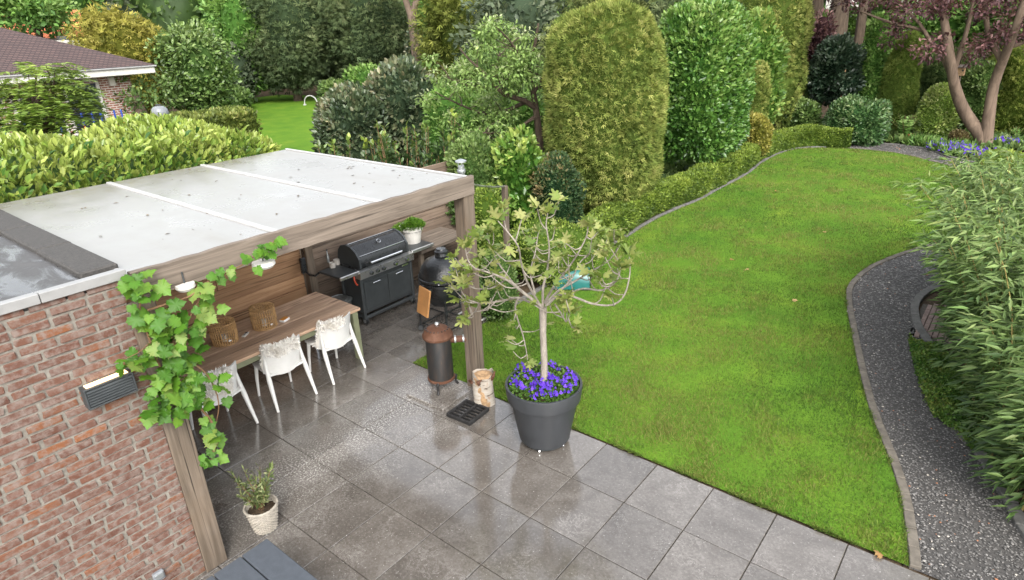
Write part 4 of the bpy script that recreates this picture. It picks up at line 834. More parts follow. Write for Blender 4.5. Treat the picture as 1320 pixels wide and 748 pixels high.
BR = [([(700, 397), (684, 390), (668, 384), (652, 387), (625, 391), (607, 388), (596, 378), (590, 360)], .25, .016), ([(698, 395), (678, 380), (655, 362), (632, 352), (612, 346), (603, 335), (600, 320)], -.15, .018), ([(690, 388), (668, 372), (650, 350), (640, 335), (632, 318), (628, 300)], .35, .014), ([(695, 392), (680, 365), (672, 340), (668, 318), (655, 300), (642, 285)], -.45, .013),
      ([(700, 395), (700, 372), (706, 345), (708, 318), (704, 290), (706, 275)], .1, .015), ([(704, 394), (722, 380), (740, 383), (765, 392), (790, 393), (805, 380), (812, 352), (811, 330)], -.2, .015), ([(703, 392), (720, 375), (742, 362), (766, 348), (786, 335), (797, 320), (801, 312)], .3, .014), ([(702, 390), (715, 368), (733, 345), (746, 325), (756, 305), (758, 292)], -.4, .013),
      ([(668, 384), (664, 398), (668, 414), (674, 432), (678, 450), (680, 464)], .22, .011), ([(715, 392), (722, 402), (730, 415), (735, 404)], -.15, .009), ([(735, 378), (752, 372), (776, 374), (795, 362), (800, 345)], -.3, .010), ([(690, 380), (684, 352), (690, 325), (694, 300)], .5, .011), ([(722, 375), (738, 358), (748, 338), (765, 322)], .55, .009), ([(650, 362), (632, 372), (612, 372), (600, 366)], .1, .009), ([(640, 388), (626, 400), (612, 402), (604, 410)], .2, .008)]
tips = []; m = MB()
for pts, off, r in BR:
    P = [fpx(x, y, off*min(1, i/3.0)) for i, (x, y) in enumerate(pts)]; Q = [Vector(p) for p in smooth_line([tuple(p) for p in P], .05)]; m.tube(Q, np.linspace(r, .005, len(Q)), 7)
    tips.append((Q[-1], Q[-1]-Q[-3], 8))
    for f in (.3, .45, .58, .7, .8, .9):
        i = int(len(Q)*f); d = Vector((random.uniform(-1, 1), random.uniform(-1, 1), random.uniform(-.05, .75))).normalized(); L = random.uniform(.14, .34)*(1.15-f*.5); e = Q[i]+d*L+Vector((0, 0, .02)); mid = Q[i].lerp(e, .5)+Vector((random.uniform(-.03, .03), random.uniform(-.03, .03), -.05)); TW = [Vector(q) for q in smooth_line([tuple(Q[i]), tuple(mid), tuple(e)], .05)]; m.tube(TW, np.linspace(.0065, .004, len(TW)), 6); tips.append((e, d, (4 if f > .5 else 2) if off != .22 else 1))
m.build('branches', FIGB, fig, smooth=True)
figm = [leaf_mesh('fig', c, 50+i, .25) for i, c in enumerate([(.13, .18, .036), (.175, .215, .05), (.23, .255, .075), (.105, .155, .032), (.27, .28, .10), (.15, .195, .042)])]
for p, d, k in tips:
    for q in range(k): a = (Vector(d).normalized()*.5+Vector((random.uniform(-1, 1), random.uniform(-1, 1), random.uniform(-.25, .75)))).normalized(); leaf_obj(random.choice(figm), fig, p+a*.015, a, Vector((0, 0, 1))+Vector(rng.normal(0, .35, 3)), random.uniform(.085, .155))
# ================================================================== WICKER BASKET + OLIVE, GREY BENCH
bp = gz(343, 680); wbk = thing('wicker_basket', 'round white wicker basket holding a young olive plant', 'basket', bp, 0)
m = MB(); n = 40
for j in range(15):
    z = .012+j*.0165; r = .098+.04*(j/14); m.tube([((r+(.005 if (i+j) % 2 else -.004))*math.cos(2*math.pi*i/n), (r+(.005 if (i+j) % 2 else -.004))*math.sin(2*math.pi*i/n), z) for i in range(n+1)], .0078, 6, False)
m.build('weave', WICKER, wbk, smooth=True); m = MB()
for j in range(3): m.tube([((.142+.006*math.sin(i*1.7+j*2))*math.cos(2*math.pi*i/n), (.142+.006*math.sin(i*1.7+j*2))*math.sin(2*math.pi*i/n), .262+.007*math.cos(i*1.7+j*2)) for i in range(n+1)], .008, 6, False)
m.build('braided_rim', WICKER, wbk, smooth=True); MB().lathe([(0, .0), (.09, .0), (.128, .21), (0, .225)], 28).build('soil', SOIL, wbk)
ol = thing('olive_plant', 'small olive plant with grey green leaves in the wicker basket', 'plant', bp+Vector((0, 0, .22))); m = MB(); lp = []; la = []
for k in range(16):
    a = random.random()*6.283; L = random.uniform(.2, .45); lean = random.uniform(.15, .75); d = Vector((math.cos(a)*lean, math.sin(a)*lean, 1)).normalized(); pts = [Vector((math.cos(a)*.02, math.sin(a)*.02, 0)), d*L*.5+Vector((0, 0, .02)), d*L+Vector((0, 0, .01))]; m.tube(pts, [.005, .004, .002], 5)
    for q in range(34):
        t = random.uniform(.25, 1); p = pts[0].lerp(pts[1], t*2) if t < .5 else pts[1].lerp(pts[2], t*2-1); lp.append(p); la.append(d*.7+Vector(rng.normal(0, .6, 3)))
m.build('stems', STEM, ol, smooth=True); nl = len(lp); v, t, k = leaves(np.array(lp), np.array(la), rng.normal(size=(nl, 3)), .062*rng.uniform(.6, 1.3, nl), 'quad', palette(nl, [(.06, .09, .028), (.12, .155, .05), (.24, .25, .12)]), .5); put('foliage', np_mesh('foliage', v, t, k), LEAF, ol)
bc = thing('slatted_bench', 'blue grey slatted bench top beside the wicker basket', 'bench', (-3.2, 1.2, 0))
for k in range(4): m = MB(); m.box((0, .435-k*.232, .43), (1.86, .222, .04), .006); m.build('slat', SLATE, bc)
for sx in (-1, 1):
    for sy in (-1, 1): m = MB(); m.box((sx*.8, .09+sy*.38, .205), (.07, .07, .41), .004); m.build('leg', SLATE, bc)
for sx in (-1, 1): m = MB(); m.box((sx*.8, .09, .39), (.06, .7, .035), .004); m.build('cross_rail', SLATE, bc)
# ================================================================== GRAPEVINE
vine = thing('grapevine', 'bright green grapevine climbing the canopy post beside the brick wall', 'vine', (-4.62, 1.55, 0))
def vx(x, y, dx=0.0):                       # pixel onto the plane just in front of the beam and post
    d = ray(x, y); t = (-4.66+dx)/d[0]; return Vector((d[0]*t, d[1]*t, CAM_H+d[2]*t))-vine.location
m = MB()
for pts, r in (([(272, 600), (278, 560), (262, 530), (225, 500), (205, 470), (190, 430), (180, 395), (190, 370)], .012), ([(190, 400), (215, 392), (245, 382), (270, 362), (290, 352), (310, 343), (335, 325), (355, 310)], .008), ([(205, 460), (230, 430), (250, 400), (262, 375)], .007), ([(215, 490), (245, 470), (268, 485), (282, 520), (275, 560), (270, 590)], .007), ([(255, 520), (275, 545), (282, 570), (270, 585)], .004), ([(195, 440), (178, 455), (155, 465)], .004)):
    Q = smooth_line([tuple(vx(x, y, .05+.03*math.sin(i))) for i, (x, y) in enumerate(pts)], .06); m.tube([Vector(q) for q in Q], np.linspace(r, r*.5, len(Q)), 7)
m.build('stems', STEM, vine, smooth=True)
vinem = [leaf_mesh('vine', c, 80+i, .18) for i, c in enumerate([(.045, .12, .010), (.062, .155, .013), (.082, .185, .016), (.105, .205, .022), (.05, .135, .012), (.15, .22, .045)])]
zones = [((180, 365, 22, 22), 9), ((195, 400, 26, 22), 14), ((210, 430, 30, 25), 20), ((195, 460, 28, 20), 16), ((225, 460, 28, 25), 18), ((240, 490, 26, 25), 20), ((215, 500, 28, 22), 16), ((240, 520, 28, 18), 16), ((265, 545, 18, 26), 11), ((268, 590, 12, 16), 8), ((255, 405, 22, 14), 8), ((245, 430, 20, 20), 8), ((262, 372, 16, 12), 7), ((280, 355, 12, 9), 4), ((300, 347, 12, 7), 4), ((320, 338, 12, 8), 5), ((340, 322, 14, 12), 9), ((352, 312, 10, 8), 6), ((155, 463, 12, 8), 5), ((205, 525, 18, 14), 7), ((275, 500, 16, 20), 6)]
for (x, y, sx, sy), k in zones:
    for q in range(int(k*1.15)):
        d = rng.random()**1.5*.16+.03; p = vx(x+rng.normal(0, sx*.5), y+rng.normal(0, sy*.5), d); ax = Vector((random.uniform(.1, .7), random.uniform(-.6, .6), random.uniform(-1, .1))); leaf_obj(random.choice(vinem), vine, p, ax, Vector((.8, -.25, .75))+Vector(rng.normal(0, .4, 3)), random.uniform(.07, .135)*(.75 if sx < 15 else 1))
# ================================================================== LAWN THINGS
mp = gz(737, 366); mw = thing('mower_garage', 'teal plastic robot mower shelter on the lawn edge', 'mower shelter', mp, R(122))
def shell_fn(u, v):
    a = math.pi*u; return (.30*math.cos(a)*(1-.1*abs(v-.5)), (v-.5)*.62, (.36 if v > .2 else .33)*math.sin(a)**.6+.02*math.sin(math.pi*v))
grid_surface(shell_fn, 20, 8, .012).build('shell', TEAL, mw, smooth=True); m = MB(); pr2 = [(q[0]*.97, q[2]*.98) for q in [shell_fn(u/14, 0.0) for u in range(15)]]; m.add([(x, -.30, z) for x, z in pr2]+[(x, -.285, z) for x, z in pr2], [tuple(range(15)), tuple(range(29, 14, -1))]+[(i, (i+1) % 15, 15+(i+1) % 15, 15+i) for i in range(15)]); m.build('back_panel', TEAL, mw); MB().box((0, .0, .012), (.6, .66, .02), .006).build('base_plate', BLACKM, mw)
rm = thing('robot_mower', 'black robot mower with yellow button parked in the teal shelter', 'mower', mp+Vector((0, 0, .02)), R(122))
MB().lathe([(0, .02), (.2, .02), (.22, .06), (.20, .12), (.13, .17), (0, .18)], 24).build('body', BLACKM, rm, smooth=True); MB().cyl((0, .10, .14), (0, .13, .18), .035, n=14).build('stop_button', YELLOW, rm)
for s in (-1, 1):
    w_ = MB().lathe([(0, -.025), (.08, -.025), (.09, 0), (.08, .025), (0, .025)], 18).build('wheel', DARKM, rm, smooth=True); w_.rotation_euler = (0, R(90), 0); w_.location = (s*.2, .08, .09)
deadm = [leaf_mesh('vine', c, 120+i, .5) for i, c in enumerate([(.30, .17, .07), (.38, .25, .12)])]
for i, (x, y) in enumerate([(1001, 247), (963, 348), (942, 335), (1064, 300), (745, 412), (1022, 388), (1137, 720)]):
    p = gz(x, y); o = bpy.data.objects.new('fallen_leaf', deadm[i % 2]); C.objects.link(o); o.location = p+Vector((0, 0, .035)); o.rotation_euler = (R(random.uniform(-15, 15)), R(random.uniform(-15, 15)), random.random()*6); o.scale = (.08, .08, .08); tag(o, {4: 'dry brown leaf on the grass just behind the fig tree', 6: 'large dry leaf at the lawn corner between patio and path'}.get(i, 'dry brown leaf lying in the open middle of the lawn'), 'leaf', 'fallen leaves on the lawn')
fr = thing('white_rail_frame', 'low white metal frame on the paving behind the canopy post', 'frame', (-6.05, 6.75, 0))
for a, b in (((-.35, .25), (.1, .25)), ((.1, .25), (.1, -.35)), ((-.35, .25), (-.35, -.35))): MB().tube([(a[0], a[1], .05), (b[0], b[1], .05)], .014, 8).build('bar', STRIP, fr, smooth=True)
for x, y in ((-.35, .25), (.1, .25), (.1, -.35), (-.35, -.35)): MB().cyl((x, y, 0), (x, y, .05), .014, n=8).build('foot', STRIP, fr)
pb_ = thing('garden_bench', 'low pale plank bench behind the slim fence post', 'bench', (-6.75, 7.75, 0), R(0))
for k in range(3): MB().box((-.16+k*.16, 0, .44), (.15, 1.3, .04), .004).build('slat', WOOD, pb_)
for y in (-.5, .5): MB().box((0, y, .21), (.4, .08, .42), .004).build('leg', WOODX, pb_)
# ================================================================== PLANTS: palettes (albedo)
YEL = [(.070, .105, .022), (.145, .19, .042), (.24, .265, .068), (.38, .37, .13)]          # golden thuja
LAU = [(0.032, 0.085, 0.016), (0.072, 0.16, 0.028), (0.125, 0.22, 0.045), (0.215, 0.295, 0.085)]           # cherry laurel
LIME = [(0.05, 0.11, 0.018), (0.115, 0.19, 0.03), (0.205, 0.275, 0.05), (0.3, 0.35, 0.085)]              # laurel in fresh growth
DARK = [(0.036, 0.055, 0.026), (0.064, 0.094, 0.04), (0.105, 0.138, 0.058), (0.155, 0.175, 0.082)]        # dark conifer
OLIVE = [(0.045, 0.062, 0.02), (0.085, 0.11, 0.033), (0.135, 0.16, 0.052), (0.2, 0.21, 0.085)]
MID = [(0.045, 0.085, 0.022), (0.082, 0.142, 0.036), (0.135, 0.2, 0.056), (0.2, 0.265, 0.09)]
BRIGHT = [(0.05, 0.115, 0.022), (0.1, 0.2, 0.04), (0.16, 0.265, 0.06), (0.225, 0.325, 0.1)]
GOLD = [(.08, .085, .015), (.18, .175, .03), (.30, .27, .06), (.40, .35, .10)]
PURP = [(0.04, 0.02, 0.022), (0.09, 0.042, 0.045), (0.165, 0.082, 0.08), (0.26, 0.15, 0.135)]
BOX = [(.055, .095, .016), (.11, .165, .025), (.18, .245, .038), (.27, .33, .06)]
BAMB = [(0.042, 0.082, 0.024), (0.092, 0.15, 0.042), (0.165, 0.23, 0.072), (0.3, 0.345, 0.14)]
GREYG = [(0.045, 0.065, 0.038), (0.085, 0.115, 0.065), (0.14, 0.17, 0.1), (0.21, 0.235, 0.155)]
RHOD = [(0.026, 0.042, 0.022), (0.05, 0.076, 0.036), (0.09, 0.115, 0.058), (0.2, 0.18, 0.1)]
# ---- laurel hedge behind the canopy: leaves at the front as single objects
lh = thing('laurel_hedge', 'lime green cherry laurel hedge along the back of the canopy roof', 'hedge', (-9.35, 1.6, 0))
parts = []
for c, rad, n, sd in (((0, -.2, 1.62), (.95, 3.95, 1.42), 38000, 1),):
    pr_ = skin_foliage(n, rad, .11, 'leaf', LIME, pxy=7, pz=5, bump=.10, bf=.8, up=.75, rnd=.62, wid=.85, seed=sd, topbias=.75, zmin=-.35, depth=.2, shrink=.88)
    for v, t, k in pr_: parts.append((v+np.array(c), t, k))
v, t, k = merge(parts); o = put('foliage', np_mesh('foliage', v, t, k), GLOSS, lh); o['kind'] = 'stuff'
m = MB()
for y in np.linspace(-3.5, 3.4, 9): m.tube([(0, y, -.05), (.05, y+.05, .8), (-.1, y, 1.9)], [.05, .04, .02], 7)
m.build('stems', BARK, lh, smooth=True)
def tmesh(tpl, col, seed, wid=1.0):
    g = np.random.default_rng(seed); tv, tt = TPL[tpl]; V = tv*np.array([wid, 1, 1.6])+g.normal(0, .012, tv.shape); me = np_mesh('leaf', V, tt, np.clip(np.tile(np.array(col), (len(tv), 1))*g.uniform(.88, 1.12, (len(tv), 1)), 0, 1)); return me
lhm = [tmesh('leaf', c, i) for i, c in enumerate([(.055, .12, .02), (.095, .17, .028), (.155, .235, .04), (.22, .29, .06), (.28, .34, .08), (.035, .09, .016)])]
for me in lhm: me.materials.append(GLOSS)
for q in range(300):
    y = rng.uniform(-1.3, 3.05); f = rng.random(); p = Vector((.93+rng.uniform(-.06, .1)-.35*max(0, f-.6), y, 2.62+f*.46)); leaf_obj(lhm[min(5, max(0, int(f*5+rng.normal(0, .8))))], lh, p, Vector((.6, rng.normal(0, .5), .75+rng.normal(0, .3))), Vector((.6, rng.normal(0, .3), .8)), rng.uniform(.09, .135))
# ---- clipped columns on the left of the lawn
def col_px(name, label, box, D, n, size, cols, mat, tpl, ry=None, z0=.15, **k):
    x, y, rx, zt, zb = boxpx(*box, D); return shrub(name, label, 'shrub', (x, y, (zt+z0)/2), (rx, ry or rx, (zt-z0)/2), n, size, cols, mat, tpl, **k)
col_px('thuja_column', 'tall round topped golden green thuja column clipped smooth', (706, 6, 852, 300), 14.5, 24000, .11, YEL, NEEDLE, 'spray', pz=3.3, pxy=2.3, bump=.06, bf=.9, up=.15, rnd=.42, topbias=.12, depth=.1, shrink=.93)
x, y, rx, zt, zb = boxpx(836, 4, 972, 255, 18.5)
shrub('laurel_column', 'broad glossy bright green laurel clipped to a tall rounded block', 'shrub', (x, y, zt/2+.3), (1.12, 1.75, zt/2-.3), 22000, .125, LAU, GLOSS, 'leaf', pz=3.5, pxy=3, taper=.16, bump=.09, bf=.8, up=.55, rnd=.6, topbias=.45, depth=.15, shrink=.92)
col_px('thuja_column', 'narrow olive thuja squeezed against the far side of the laurel block', (944, 82, 990, 175), 22.6, 4500, .12, YEL, NEEDLE, 'spray', pz=4, rnd=.5)
col_px('flowering_shrub', 'light green loose leaved shrub above the laurel block', (928, 14, 1012, 150), 23.5, 5200, .17, [(.04, .09, .015), (.09, .17, .03), (.16, .24, .05), (.30, .30, .09)], LEAF, 'leaf', pz=2.4, bump=.2, bf=.5, depth=.4)
col_px('thuja_column', 'tallest golden thuja column with ragged flat side behind the box hedge', (944, -25, 1036, 160), 26.3, 9500, .15, YEL, NEEDLE, 'spray', pz=6, pxy=3, bump=.14, bf=.5, rnd=.55)
col_px('variegated_shrub', 'small yellow edged shrub at the foot of the laurel block', (955, 150, 996, 195), 21.0, 2200, .10, GOLD, LEAF, 'leaf', pz=2.2, bump=.12)
col_px('evergreen_shrub', 'low round glossy shrub behind the box hedge curve', (1012, 130, 1058, 172), 26.0, 2600, .12, MID, GLOSS, 'leaf', pz=2.2, bump=.12)
col_px('holly_cone', 'slender green holly leaning out from the tallest thuja', (1034, 98, 1060, 165), 27, 2200, .12, MID, GLOSS, 'leaf', pz=2.5, taper=.5)
# ---- box hedge along the kerb
hl = smooth_line([(-6.45, 9.6), (-6.5, 11.2), (-6.6, 13), (-6.43, 14.9), (-6.42, 16), (-6.42, 18.1), (-6.58, 20.1), (-6.5, 21.9), (-6.0, 23.1), (-5.1, 23.55), (-4.6, 23.65)], .2)
def strip_hedge(name, label, line, wid, h, n, size, cols, seed=0, tpl='quad'):
    root = thing(name, label, 'hedge', (line[0][0], line[0][1], 0)); L = np.asarray(line); s = np.concatenate([[0], np.cumsum(np.hypot(*np.diff(L, axis=0).T))]); a = rng.random(n)*s[-1]; x = np.interp(a, s, L[:, 0]); y = np.interp(a, s, L[:, 1]); e = .1
    tx = np.interp(a+e, s, L[:, 0])-np.interp(a-e, s, L[:, 0]); ty = np.interp(a+e, s, L[:, 1])-np.interp(a-e, s, L[:, 1]); l = np.hypot(tx, ty)+1e-9; nx, ny = -ty/l, tx/l
    u = rng.random(n)*(2*h+wid); side = np.where(u < h, -1, np.where(u > h+wid, 1, 0)); off = np.where(side == 0, u-h-wid/2, side*wid/2); z = np.where(side < 0, u, np.where(side > 0, 2*h+wid-u, h)); cr = np.clip((z-h*.75)/(h*.25), 0, 1)*np.abs(off)/(wid/2); z = z-cr*.05
    N = np.column_stack([nx*side, ny*side, (side == 0)*1.0]); P = np.column_stack([x+nx*off, y+ny*off, z]); P = P+N*((Waves(1.1, 10, seed)(P)*.05)-rng.random(n)**2*.07)[:, None]
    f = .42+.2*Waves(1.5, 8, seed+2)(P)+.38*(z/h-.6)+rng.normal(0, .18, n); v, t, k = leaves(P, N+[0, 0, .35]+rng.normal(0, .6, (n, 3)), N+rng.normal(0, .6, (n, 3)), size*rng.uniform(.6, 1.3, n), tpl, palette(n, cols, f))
    v -= np.array([line[0][0], line[0][1], 0]); v[:, 2] = np.maximum(v[:, 2], .01)
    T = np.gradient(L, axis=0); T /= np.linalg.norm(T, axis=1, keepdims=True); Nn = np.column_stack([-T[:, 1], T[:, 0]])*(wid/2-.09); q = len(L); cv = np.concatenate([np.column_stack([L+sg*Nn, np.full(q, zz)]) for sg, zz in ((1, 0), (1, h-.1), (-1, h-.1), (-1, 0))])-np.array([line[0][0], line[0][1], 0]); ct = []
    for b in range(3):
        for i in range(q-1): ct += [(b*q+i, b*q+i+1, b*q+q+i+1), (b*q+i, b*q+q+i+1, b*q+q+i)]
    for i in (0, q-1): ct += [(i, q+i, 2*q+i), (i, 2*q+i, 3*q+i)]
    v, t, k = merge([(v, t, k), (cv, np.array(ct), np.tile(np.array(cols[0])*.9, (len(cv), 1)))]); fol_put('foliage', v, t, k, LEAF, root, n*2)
    m = MB()
    for i in range(0, q, 6): m.tube([(L[i, 0]-line[0][0], L[i, 1]-line[0][1], -.03), (L[i, 0]-line[0][0], L[i, 1]-line[0][1]+.02, h*.8)], [.016, .008], 5)
    m.build('stems', BARK, root); return root
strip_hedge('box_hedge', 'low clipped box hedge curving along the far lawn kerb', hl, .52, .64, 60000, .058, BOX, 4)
# ---- shrubs between fence and thuja
col_px('ivy_mass', 'dark variegated ivy clambering over the end of the plank fence', (578, 178, 652, 262), 11.6, 5200, .085, MID, LEAF, 'leaf', pz=2.3, bump=.18, z0=.6, shrink=.8, depth=.25)
col_px('laurel_shrub', 'upright laurel shrub with pale fresh tips behind the slim fence post', (632, 168, 706, 330), 11.6, 3600, .13, [(.03, .08, .012), (.06, .14, .02), (.13, .22, .04), (.27, .33, .08)], GLOSS, 'leaf', pz=2.4, bump=.16, up=.7, topbias=.6)
col_px('cotoneaster', 'dark small leaved shrub with reddish buds against the thuja', (686, 200, 756, 330), 11.2, 9500, .055, [(.012, .03, .012), (.028, .06, .022), (.06, .10, .035), (.22, .16, .07)], LEAF, 'leaf', pz=2.4, bump=.16, shrink=.8, depth=.22)
col_px('golden_shrub', 'low yellow green shrub at the lawn kerb behind the fig', (655, 285, 770, 350), 10.6, 5200, .05, BOX, LEAF, 'quad', pz=2.6, bump=.1, z0=0)
col_px('golden_shrub', 'yellow green shrub filling the gap between canopy post and slim post', (606, 240, 655, 340), 9.9, 3600, .06, BOX, LEAF, 'quad', pz=2.4, bump=.12, z0=0)
col_px('green_shrub', 'low green shrub beside the pale garden bench', (618, 325, 668, 398), 8.9, 2600, .05, MID, LEAF, 'quad', pz=2.4, bump=.1, z0=0)
# upright laurel shoots behind the canopy
def shoots(name, label, spots, D, cols, group=None):
    for i, (x, y0, y1) in enumerate(spots):
        a = pd(x, y1, D+rng.uniform(-.8, .8)); top = pd(x, y0, D); root = thing(name, label, 'shrub', (a.x, a.y, 0), 0, group); P = []; A = []; m = MB(); zt = top.z
        for q in range(9):
            dx, dy = rng.normal(0, .16, 2); hh = zt*rng.uniform(.72, 1.02); m.tube([(dx*.3, dy*.3, 0), (dx, dy, hh*.6), (dx*1.5, dy*1.5, hh)], [.014, .010, .005], 5)
            for j in range(34): tt_ = rng.uniform(.35, 1.0)**.7; P.append((dx*1.4*tt_, dy*1.4*tt_, hh*tt_)); A.append(np.append(rng.normal(0, .6, 2), .75))
        P = np.array(P); n = len(P); f = (P[:, 2]/zt)**4*.8+rng.normal(0, .12, n); v, t, k = leaves(P, np.array(A), rng.normal(0, .5, (n, 3))+[0, 0, 1], .14*rng.uniform(.7, 1.2, n), 'leaf', palette(n, cols, f)); put('foliage', np_mesh('foliage', v, t, k), GLOSS, root); m.build('stems', STEM, root, smooth=True)
shoots('laurel_shoots', 'upright laurel with yellow green shoots behind the canopy roof', [(430, 178, 200), (460, 176, 200), (487, 180, 210), (512, 150, 210), (530, 165, 212), (548, 155, 215), (572, 148, 215), (590, 170, 215)], 13.5, [(.03, .06, .02), (.06, .10, .03), (.14, .20, .04), (.30, .36, .06)], 'laurel shoots behind the canopy')
# ---- trees of the neighbour's garden
def tree_px(name, label, box, D, ncl, per, size, cols, mat=None, tpl='quad', ry=None, tr=.12, z0=None, cat='tree', **k):
    x, y, rx, zt, zb = boxpx(*box, D); zb = zb if z0 is None else z0; return tree(name, label, cat, (x, y), max(.5, zb+.25*(zt-zb)), (zt+zb)/2, (rx, ry or rx, (zt-zb)/2), ncl, per, size, cols, mat, tpl, tr, **k)
for b, D_, cc, lb in (((548, 108, 632, 215), 18.5, BRIGHT, 'fresh green shrub under the left limbs of the cherry tree'), ((612, 118, 676, 205), 18.0, MID, 'mid green shrub seen through the cherry limbs'), ((655, 125, 712, 215), 17.2, BRIGHT, 'light green shrub between cherry trunk and thuja'), ((585, 60, 700, 170), 24, MID, 'broad green bush filling the gap behind the cherry tree')):
    x, y, rx, zt, zb = boxpx(*b, D_); shrub('garden_bush', lb, 'shrub', (x, y, zt*.5), (rx, rx*.9, zt*.5), 4200, .13 if D_ < 20 else .17, cc, LEAF, 'leaf', pz=2.3, bump=.22, bf=.5, depth=.35)
CB = pd(698, 210, 15.2); CB.z = 0; chy = thing('cherry_tree', 'old spreading cherry tree with drooping fresh green leaves and dark limbs', 'tree', CB); DCH = math.hypot(CB.x, CB.y)
def cpx(x, y, off=0.): return pd(x, y, DCH+off)-CB
m = MB(); cl = []
LB = [([(697, 200), (694, 165), (690, 135), (686, 108), (684, 80), (690, 55), (694, 30)], .0, .105), ([(691, 140), (676, 130), (662, 126), (650, 122), (638, 110), (625, 95), (606, 78), (592, 62)], -.6, .07), ([(688, 120), (700, 100), (716, 88), (730, 80)], .7, .05), ([(662, 126), (648, 112), (640, 90), (645, 65), (650, 45)], .8, .045), ([(676, 132), (655, 142), (630, 148), (605, 140), (578, 128), (560, 118)], .5, .05), ([(690, 150), (668, 165), (640, 172), (610, 170), (585, 165)], -.9, .045), ([(638, 110), (618, 112), (595, 108), (572, 98)], -1.2, .035), ([(684, 85), (668, 68), (655, 50), (640, 35)], -.8, .04)]
for pts, off, r in LB:
    P = [cpx(x, y, off*min(1, i/3)) for i, (x, y) in enumerate(pts)]; Q = [Vector(p) for p in smooth_line([tuple(p) for p in P], .15)]; m.tube(Q, np.linspace(r, r*.22, len(Q)), 8)
    for q in range(9):
        p = Q[int(len(Q)*rng.uniform(.35, 1))-1]; e = p+Vector((rng.normal(0, .32), rng.normal(0, .5), rng.uniform(-.1, .42))); m.tube(limb(p, e, 4), np.linspace(.016, .006, 5), 5); cl.append(((e.x, e.y, e.z), rng.uniform(.2, .36)))
m.build('trunk', BARK, chy, smooth=True)
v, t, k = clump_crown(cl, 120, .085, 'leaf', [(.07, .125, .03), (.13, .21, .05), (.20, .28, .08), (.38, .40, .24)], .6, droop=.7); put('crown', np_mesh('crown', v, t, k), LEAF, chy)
for i, (b, lb) in enumerate([((476, 82, 575, 200), 'dark bronze green rhododendron, the taller rounded half'), ((408, 118, 505, 205), 'dark bronze green rhododendron, the lower spreading half')]):
    x, y, rx, zt, zb = boxpx(*b, 21.5-i*.8); shrub('rhododendron', lb, 'shrub', (x, y, zt*.5), (rx, rx, zt*.5), 5200, .17, RHOD, GLOSS, 'leaf', pz=2.3, bump=.28, bf=.45, depth=.35, group='rhododendrons behind the canopy')
tree_px('golden_conifer', 'golden false cypress with plumy layered sprays behind the neighbour house', (95, 6, 225, 150), 38, 130, 150, .27, GOLD, NEEDLE, 'spray', clr=.95, z0=0, core=True, tr=.2, droop=.3)
tree_px('evergreen_tree', 'dense green evergreen beside the golden false cypress', (200, 26, 302, 145), 36, 90, 150, .22, MID, GLOSS, 'leaf', clr=.85, z0=0, core=True, tr=.18)
tree_px('leafy_tree', 'mid green tree in front of the orange tiled roof', (-30, -25, 108, 62), 46, 38, 120, .28, BRIGHT, LEAF, 'quad', clr=.9, tr=.2)
tree_px('leafy_tree', 'pale feathery green tree between evergreen and dark conifer', (262, -35, 350, 118), 47, 80, 130, .27, BRIGHT, LEAF, 'quad', clr=1.0, z0=0, core=True, tr=.2)
tree_px('grey_shrub', 'greyish green arching shrub at the edge of the far lawn', (262, 52, 335, 128), 46, 40, 80, .26, GREYG, LEAF, 'quad', clr=.7, z0=0, core=True, cat='shrub')
tree_px('dark_conifer', 'big dark conifer with brownish sprays on the far lawn side', (312, -40, 428, 132), 46, 120, 130, .29, DARK, NEEDLE, 'spray', clr=.95, z0=0, core=True, tr=.25, droop=.2)
tree_px('dark_conifer', 'broad dark conifer beside the ivy clad bare trunk', (405, -35, 540, 126), 46.5, 130, 130, .29, DARK, NEEDLE, 'spray', clr=.95, z0=0, core=True, tr=.25, droop=.2)
for b, lb, cc in (((440, 84, 512, 128), 'fresh bright green shrub under the dark conifers', BRIGHT), ((408, 104, 452, 130), 'low green shrub at the end of the far lawn', MID), ((262, 112, 330, 134), 'flat green ground shrub edging the far lawn', MID), ((418, 116, 470, 134), 'yellowish low shrub on the far lawn edge', OLIVE)):
    x, y, rx, zt, zb = boxpx(*b, 43); shrub('garden_shrub', lb, 'shrub', (x, y, zt*.5), (rx, rx*.8, max(.5, zt*.5)), 1500, .26, cc, LEAF, 'quad', pz=2.2, bump=.25, bf=.3, depth=.3, group='shrubs round the far lawn')
it = pd(535, 70, 40); ivt = thing('ivy_clad_tree', 'bare forked trunk wrapped in ivy in front of conifers', 'tree', (it.x, it.y, 0)); m = MB(); m.tube([(0, 0, 0), (.1, 0, 2.5), (.0, 0, 4.8)], [.34, .28, .24], 10); m.tube([(0, 0, 4.7), (.5, .3, 6.2), (1.2, .6, 9)], [.2, .16, .08], 8); m.tube([(0, 0, 4.7), (-.4, -.2, 6.2), (-.8, -.5, 9)], [.2, .15, .07], 8); m.build('trunk', BARKP, ivt, smooth=True)
P, N = sup_points(900, (.5, .5, 2.2), bump=.1); v, t, k = leaves(P+[0, 0, 2.2], N+rng.normal(0, .5, (900, 3)), N, .18, 'quad', palette(900, RHOD)); put('ivy', np_mesh('ivy', v, t, k), GLOSS, ivt)
v, t, k = clump_crown([((rng.normal(0, 1.5), rng.normal(0, 1.5), 8.5+rng.normal(0, .6)), .9) for _ in range(26)], 55, .34, 'quad', OLIVE); put('crown', np_mesh('crown', v, t, k), LEAF, ivt)
tree_px('yellow_conifer', 'olive yellow conifer behind the cherry tree', (535, -20, 632, 95), 37, 80, 70, .34, [(.04, .055, .012), (.09, .11, .02), (.15, .17, .035), (.22, .22, .06)], NEEDLE, 'spray', clr=.8, z0=0, core=True)
tree_px('grey_green_tree', 'soft grey green tree above the cherry crown', (590, -40, 725, 75), 34, 80, 75, .32, GREYG, LEAF, 'quad', clr=.95, z0=0, core=True)
